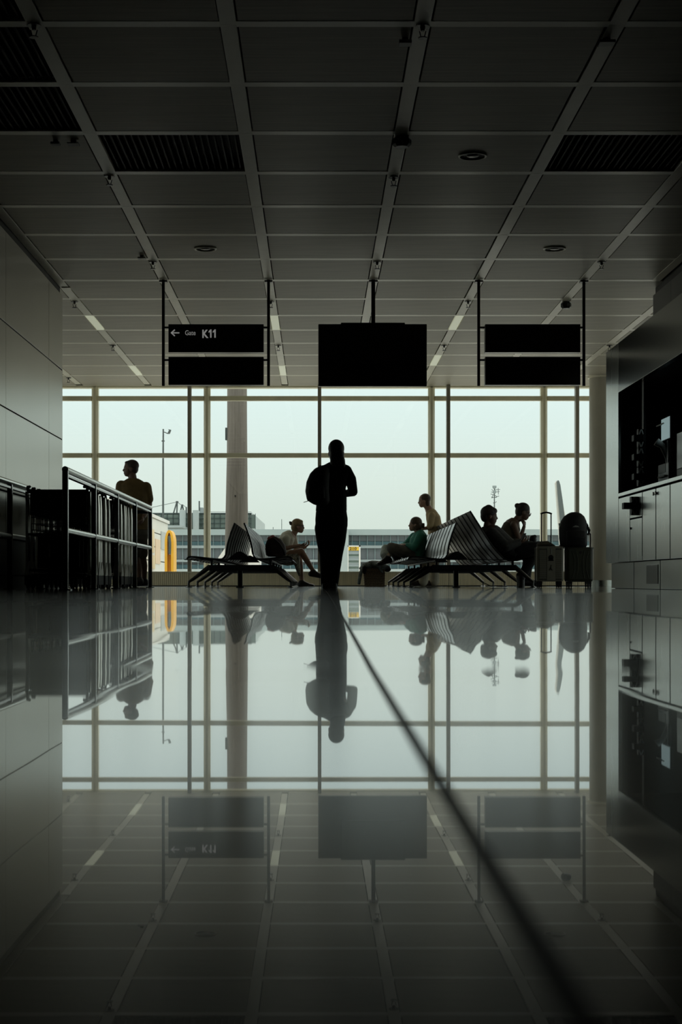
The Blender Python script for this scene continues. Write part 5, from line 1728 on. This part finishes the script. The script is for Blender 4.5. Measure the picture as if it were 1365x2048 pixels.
# yellow arched frame
DA = 58.0
ya = thing('yellow_arch', (tp(338, 0, DA).x, DA, ZG), 'bright yellow arched bumper frame at the end of the boarding bridge', 'arch')
def arch(px0, px1, ptop, pbot, wdt, dep, nm, m, yo=0, inner=None):
    mb = MB()
    n = 20
    def outline(shr):
        c = (px0 + px1) / 2; hw_ = (px1 - px0) / 2 - shr; pts = []
        yc = ptop + 26
        pts.append((c - hw_, pbot))
        for i in range(n + 1):
            a = PI - PI * i / n
            pts.append((c + hw_ * math.cos(a), yc - (26 - shr) * math.sin(a)))
        pts.append((c + hw_, pbot))
        return pts
    o, i_ = outline(0), outline(wdt)
    N = len(o)
    for dy_ in (yo, yo + dep):
        for p in o: mb.v.append(tp(*p, DA) + Vector((0, dy_, 0)))
        for p in i_: mb.v.append(tp(*p, DA) + Vector((0, dy_, 0)))
    for k in range(N - 1):
        mb.f += [(k, k + 1, N + k + 1, N + k), (2 * N + k, 3 * N + k, 3 * N + k + 1, 2 * N + k + 1), (k, 2 * N + k, 2 * N + k + 1, k + 1), (N + k, N + k + 1, 3 * N + k + 1, 3 * N + k)]
    mb.f += [(0, N, 3 * N, 2 * N), (N - 1, 3 * N - 1, 4 * N - 1, 2 * N - 1)]
    return mb.build(nm, M[m], ya)
arch(329.5, 347.5, 1060, 1420, 5.2, 1.2, 'arch_frame', 'yellow')
a, b3 = tp(335, 1320, DA), tp(342, 1109, DA)
MB().box((a.x, DA + .3, a.z), (b3.x, DA + .6, b3.z)).build('lower_panel', M['yellow'], ya)
MB().tube([tp(339.5, 1108, DA), tp(340, 1085, DA), tp(338, 1072, DA)], .05, 6).build('hose', M['far_grey'], ya)

# lamp mast
DM = 95.0
lm = thing('lamp_mast', (tp(326.5, 0, DM).x, DM, ZG), 'tall slim grey lamp mast with one floodlight arm', 'lamp')
MB().tube([(tp(326.5, 0, DM).x, DM, ZG), tp(326.5, 930, DM), tp(326.8, 858, DM)], .06, 8, rs=[.075, .055, .045]).build('pole', M['far_grey'], lm, True)
MB().tube([tp(327, 864, DM), tp(331, 865, DM), tp(335, 867, DM)], .03, 6).build('arm', M['far_grey'], lm)
MB().prism([(tp(335, 0, DM).x, tp(0, 867.5, DM).z), (tp(339.5, 0, DM).x, tp(0, 867.5, DM).z), (tp(342.5, 0, DM).x, tp(0, 860, DM).z), (tp(337, 0, DM).x, tp(0, 859, DM).z), (tp(338.5, 0, DM).x, tp(0, 861.5, DM).z)], 'y', DM - .15, DM + .15).build('floodlight', M['far_grey'], lm)
c = tp(326.5, 882, DM); MB().tube([c + Vector((-.09, 0, 0)), c + Vector((.09, 0, 0))], .035, 8).build('clamp', M['far_grey'], lm)

# antenna mast
DN = 120.0
am = thing('antenna_mast', (tp(989.5, 0, DN).x, DN, ZG), 'thin mast crowded with small antennas, above the slouching person', 'mast')
MB().tube([(tp(989.5, 0, DN).x, DN, ZG), tp(989.5, 1015, DN), tp(989.5, 974, DN)], .05, 8, rs=[.12, .045, .035]).build('pole', M['far_grey'], am, True)
def adrum(py0, py1, hw0, hw1, nm='drum'):
    a = tp(989.6, py0, DN); b3 = tp(989.6, py1, DN)
    MB().lathe([(hw0 * DN / F * .7, b3.z), (hw1 * DN / F, b3.z + (a.z - b3.z) * .3), (hw0 * DN / F, a.z)], (a.x, DN, 0), 12).build(nm, M['bld_band'], am, True)
adrum(971.5, 977, 4.2, 4.0); adrum(981, 987, 3.6, 3.4)
for (xa_, ya_, xb_, yb2_) in ((984, 979, 989, 983), (983, 984, 989, 985), (982, 988, 989, 990), (984, 996, 989, 994), (984, 995, 987, 990), (990, 990, 995, 994), (990, 995, 999, 992), (997, 976, 997.5, 989), (990, 984.5, 1000, 983), (990, 979.5, 1001, 979), (987, 1005, 989, 1007), (990, 1006, 994, 1003), (985, 994.5, 994, 994.8)):
    MB().tube([tp(xa_, ya_, DN), tp(xb_, yb2_, DN)], .022, 5).build('antenna', M['far_grey'], am)

# aircraft wing with upturned tip
DWG = 70.0
aw = thing('aircraft_wing', (tp(1135, 0, DWG).x, DWG, ZG + 3), 'white upturned aircraft wingtip behind the black rucksack', 'aircraft')
def blade(pl, nm, m, t, y):
    mb = MB(); n = len(pl)
    for dy_ in (0, t):
        for p in pl: mb.v.append(tp(*p, DWG) + Vector((0, y + dy_, 0)))
    mb.f = [tuple(range(n)), tuple(range(2 * n - 1, n - 1, -1))] + [(i, i + n, (i + 1) % n + n, (i + 1) % n) for i in range(n)]
    return mb.build(nm, M[m], aw)
blade([(1111.5, 966), (1113, 962), (1116, 961), (1122, 998), (1129, 1040), (1137, 1100), (1140, 1150), (1124, 1150), (1122, 1110), (1117, 1040), (1114, 1000)], 'winglet', 'wing', .25, 0)
blade([(1113.5, 964), (1116, 960.6), (1118.3, 963), (1120.5, 970), (1125, 1000), (1130, 1040), (1136, 1090), (1131, 1110), (1125, 1080), (1119, 1030), (1115, 985)], 'winglet_face', 'wing_grey', .1, -.15)
blade([(1118.5, 961.5), (1122.5, 963.5), (1127, 990), (1136, 1040), (1144, 1090), (1137, 1095), (1129, 1040), (1121, 990)], 'rear_edge', 'wing', .2, .4)
blade([(1123, 1150), (1140, 1150), (1180, 1168), (1290, 1185), (1290, 1192), (1170, 1180)], 'wing_panel', 'wing', 2.5, 0)

# stand sign 210
DG = 85.0
sg2 = thing('stand_sign', (tp(708, 0, DG).x, DG, ZG), 'white framed stand sign with yellow top reading 210', 'sign')
def sbx(nm, pa, pb, m, y0=0, y1=.2): return tbx(nm, pa, pb, m, y0, y1, sg2, DG)
sbx('frame_side', (696, 1420), (697.5, 1091), 'white'); sbx('frame_side', (718.5, 1420), (721.5, 1091), 'white')
sbx('frame_top', (696, 1093.5), (721.5, 1091), 'white', 0, .25)
yp = sbx('number_panel', (697.5, 1101), (718.5, 1093.5), 'signyellow', .02, .15)
for k in range(7):
    py = 1102 + k * 6.2
    sbx('panel_pane', (697.8, py + 4.8), (718.2, py), 'bld_green' if k % 2 else 'bld_band', .05, .12)
    sbx('cross_rail', (697.5, py + 6.0), (718.5, py + 4.9), 'bld_white', .02, .12)
p = tp(699.3, 1099.9, DG)
text('210', .205, p.x, DG - .003, p.z, yp, M['shoe_brown'], .004, sx=1.25)
# second stand sign hidden mostly behind the left bench
sg3 = thing('stand_sign', (tp(497, 0, DG).x, DG, ZG), 'small yellow and white stand sign seen through the left bench backs', 'sign')
tbx('number_panel', (492, 1104), (503, 1094), 'signyellow', 0, .15, sg3, DG)
tbx('frame_side', (504, 1400), (508, 1091), 'white', 0, .2, sg3, DG)
tbx('frame_side', (489, 1400), (491.5, 1091), 'white', 0, .2, sg3, DG)
# service van on the apron behind the left bench
DV = 70.0
vn = thing('service_van', (tp(465, 0, DV).x, DV, ZG), 'white service vehicle on the apron behind the left bench', 'vehicle')
a, b3 = tp(437, 0, DV).x, tp(520, 0, DV).x
zr = tp(0, 1092, DV).z
MB().prism([(a, ZG + .5), (b3, ZG + .5), (b3, zr), (a + .35, zr), (a, zr - .5)], 'y', DV, DV + 2.0).build('body', M['white'], vn)
MB().box((a + .4, DV - .02, zr - 1.1), (a + 1.2, DV + .01, zr - .35), .01).build('window', M['bld_glass'], vn)
for x in (a + .4, b3 - .4): MB().lathe([(.38, -.1), (.4, .1)], (x, DV, ZG + .4), 16, 'y').build('wheel', M['rubber'], vn, True)
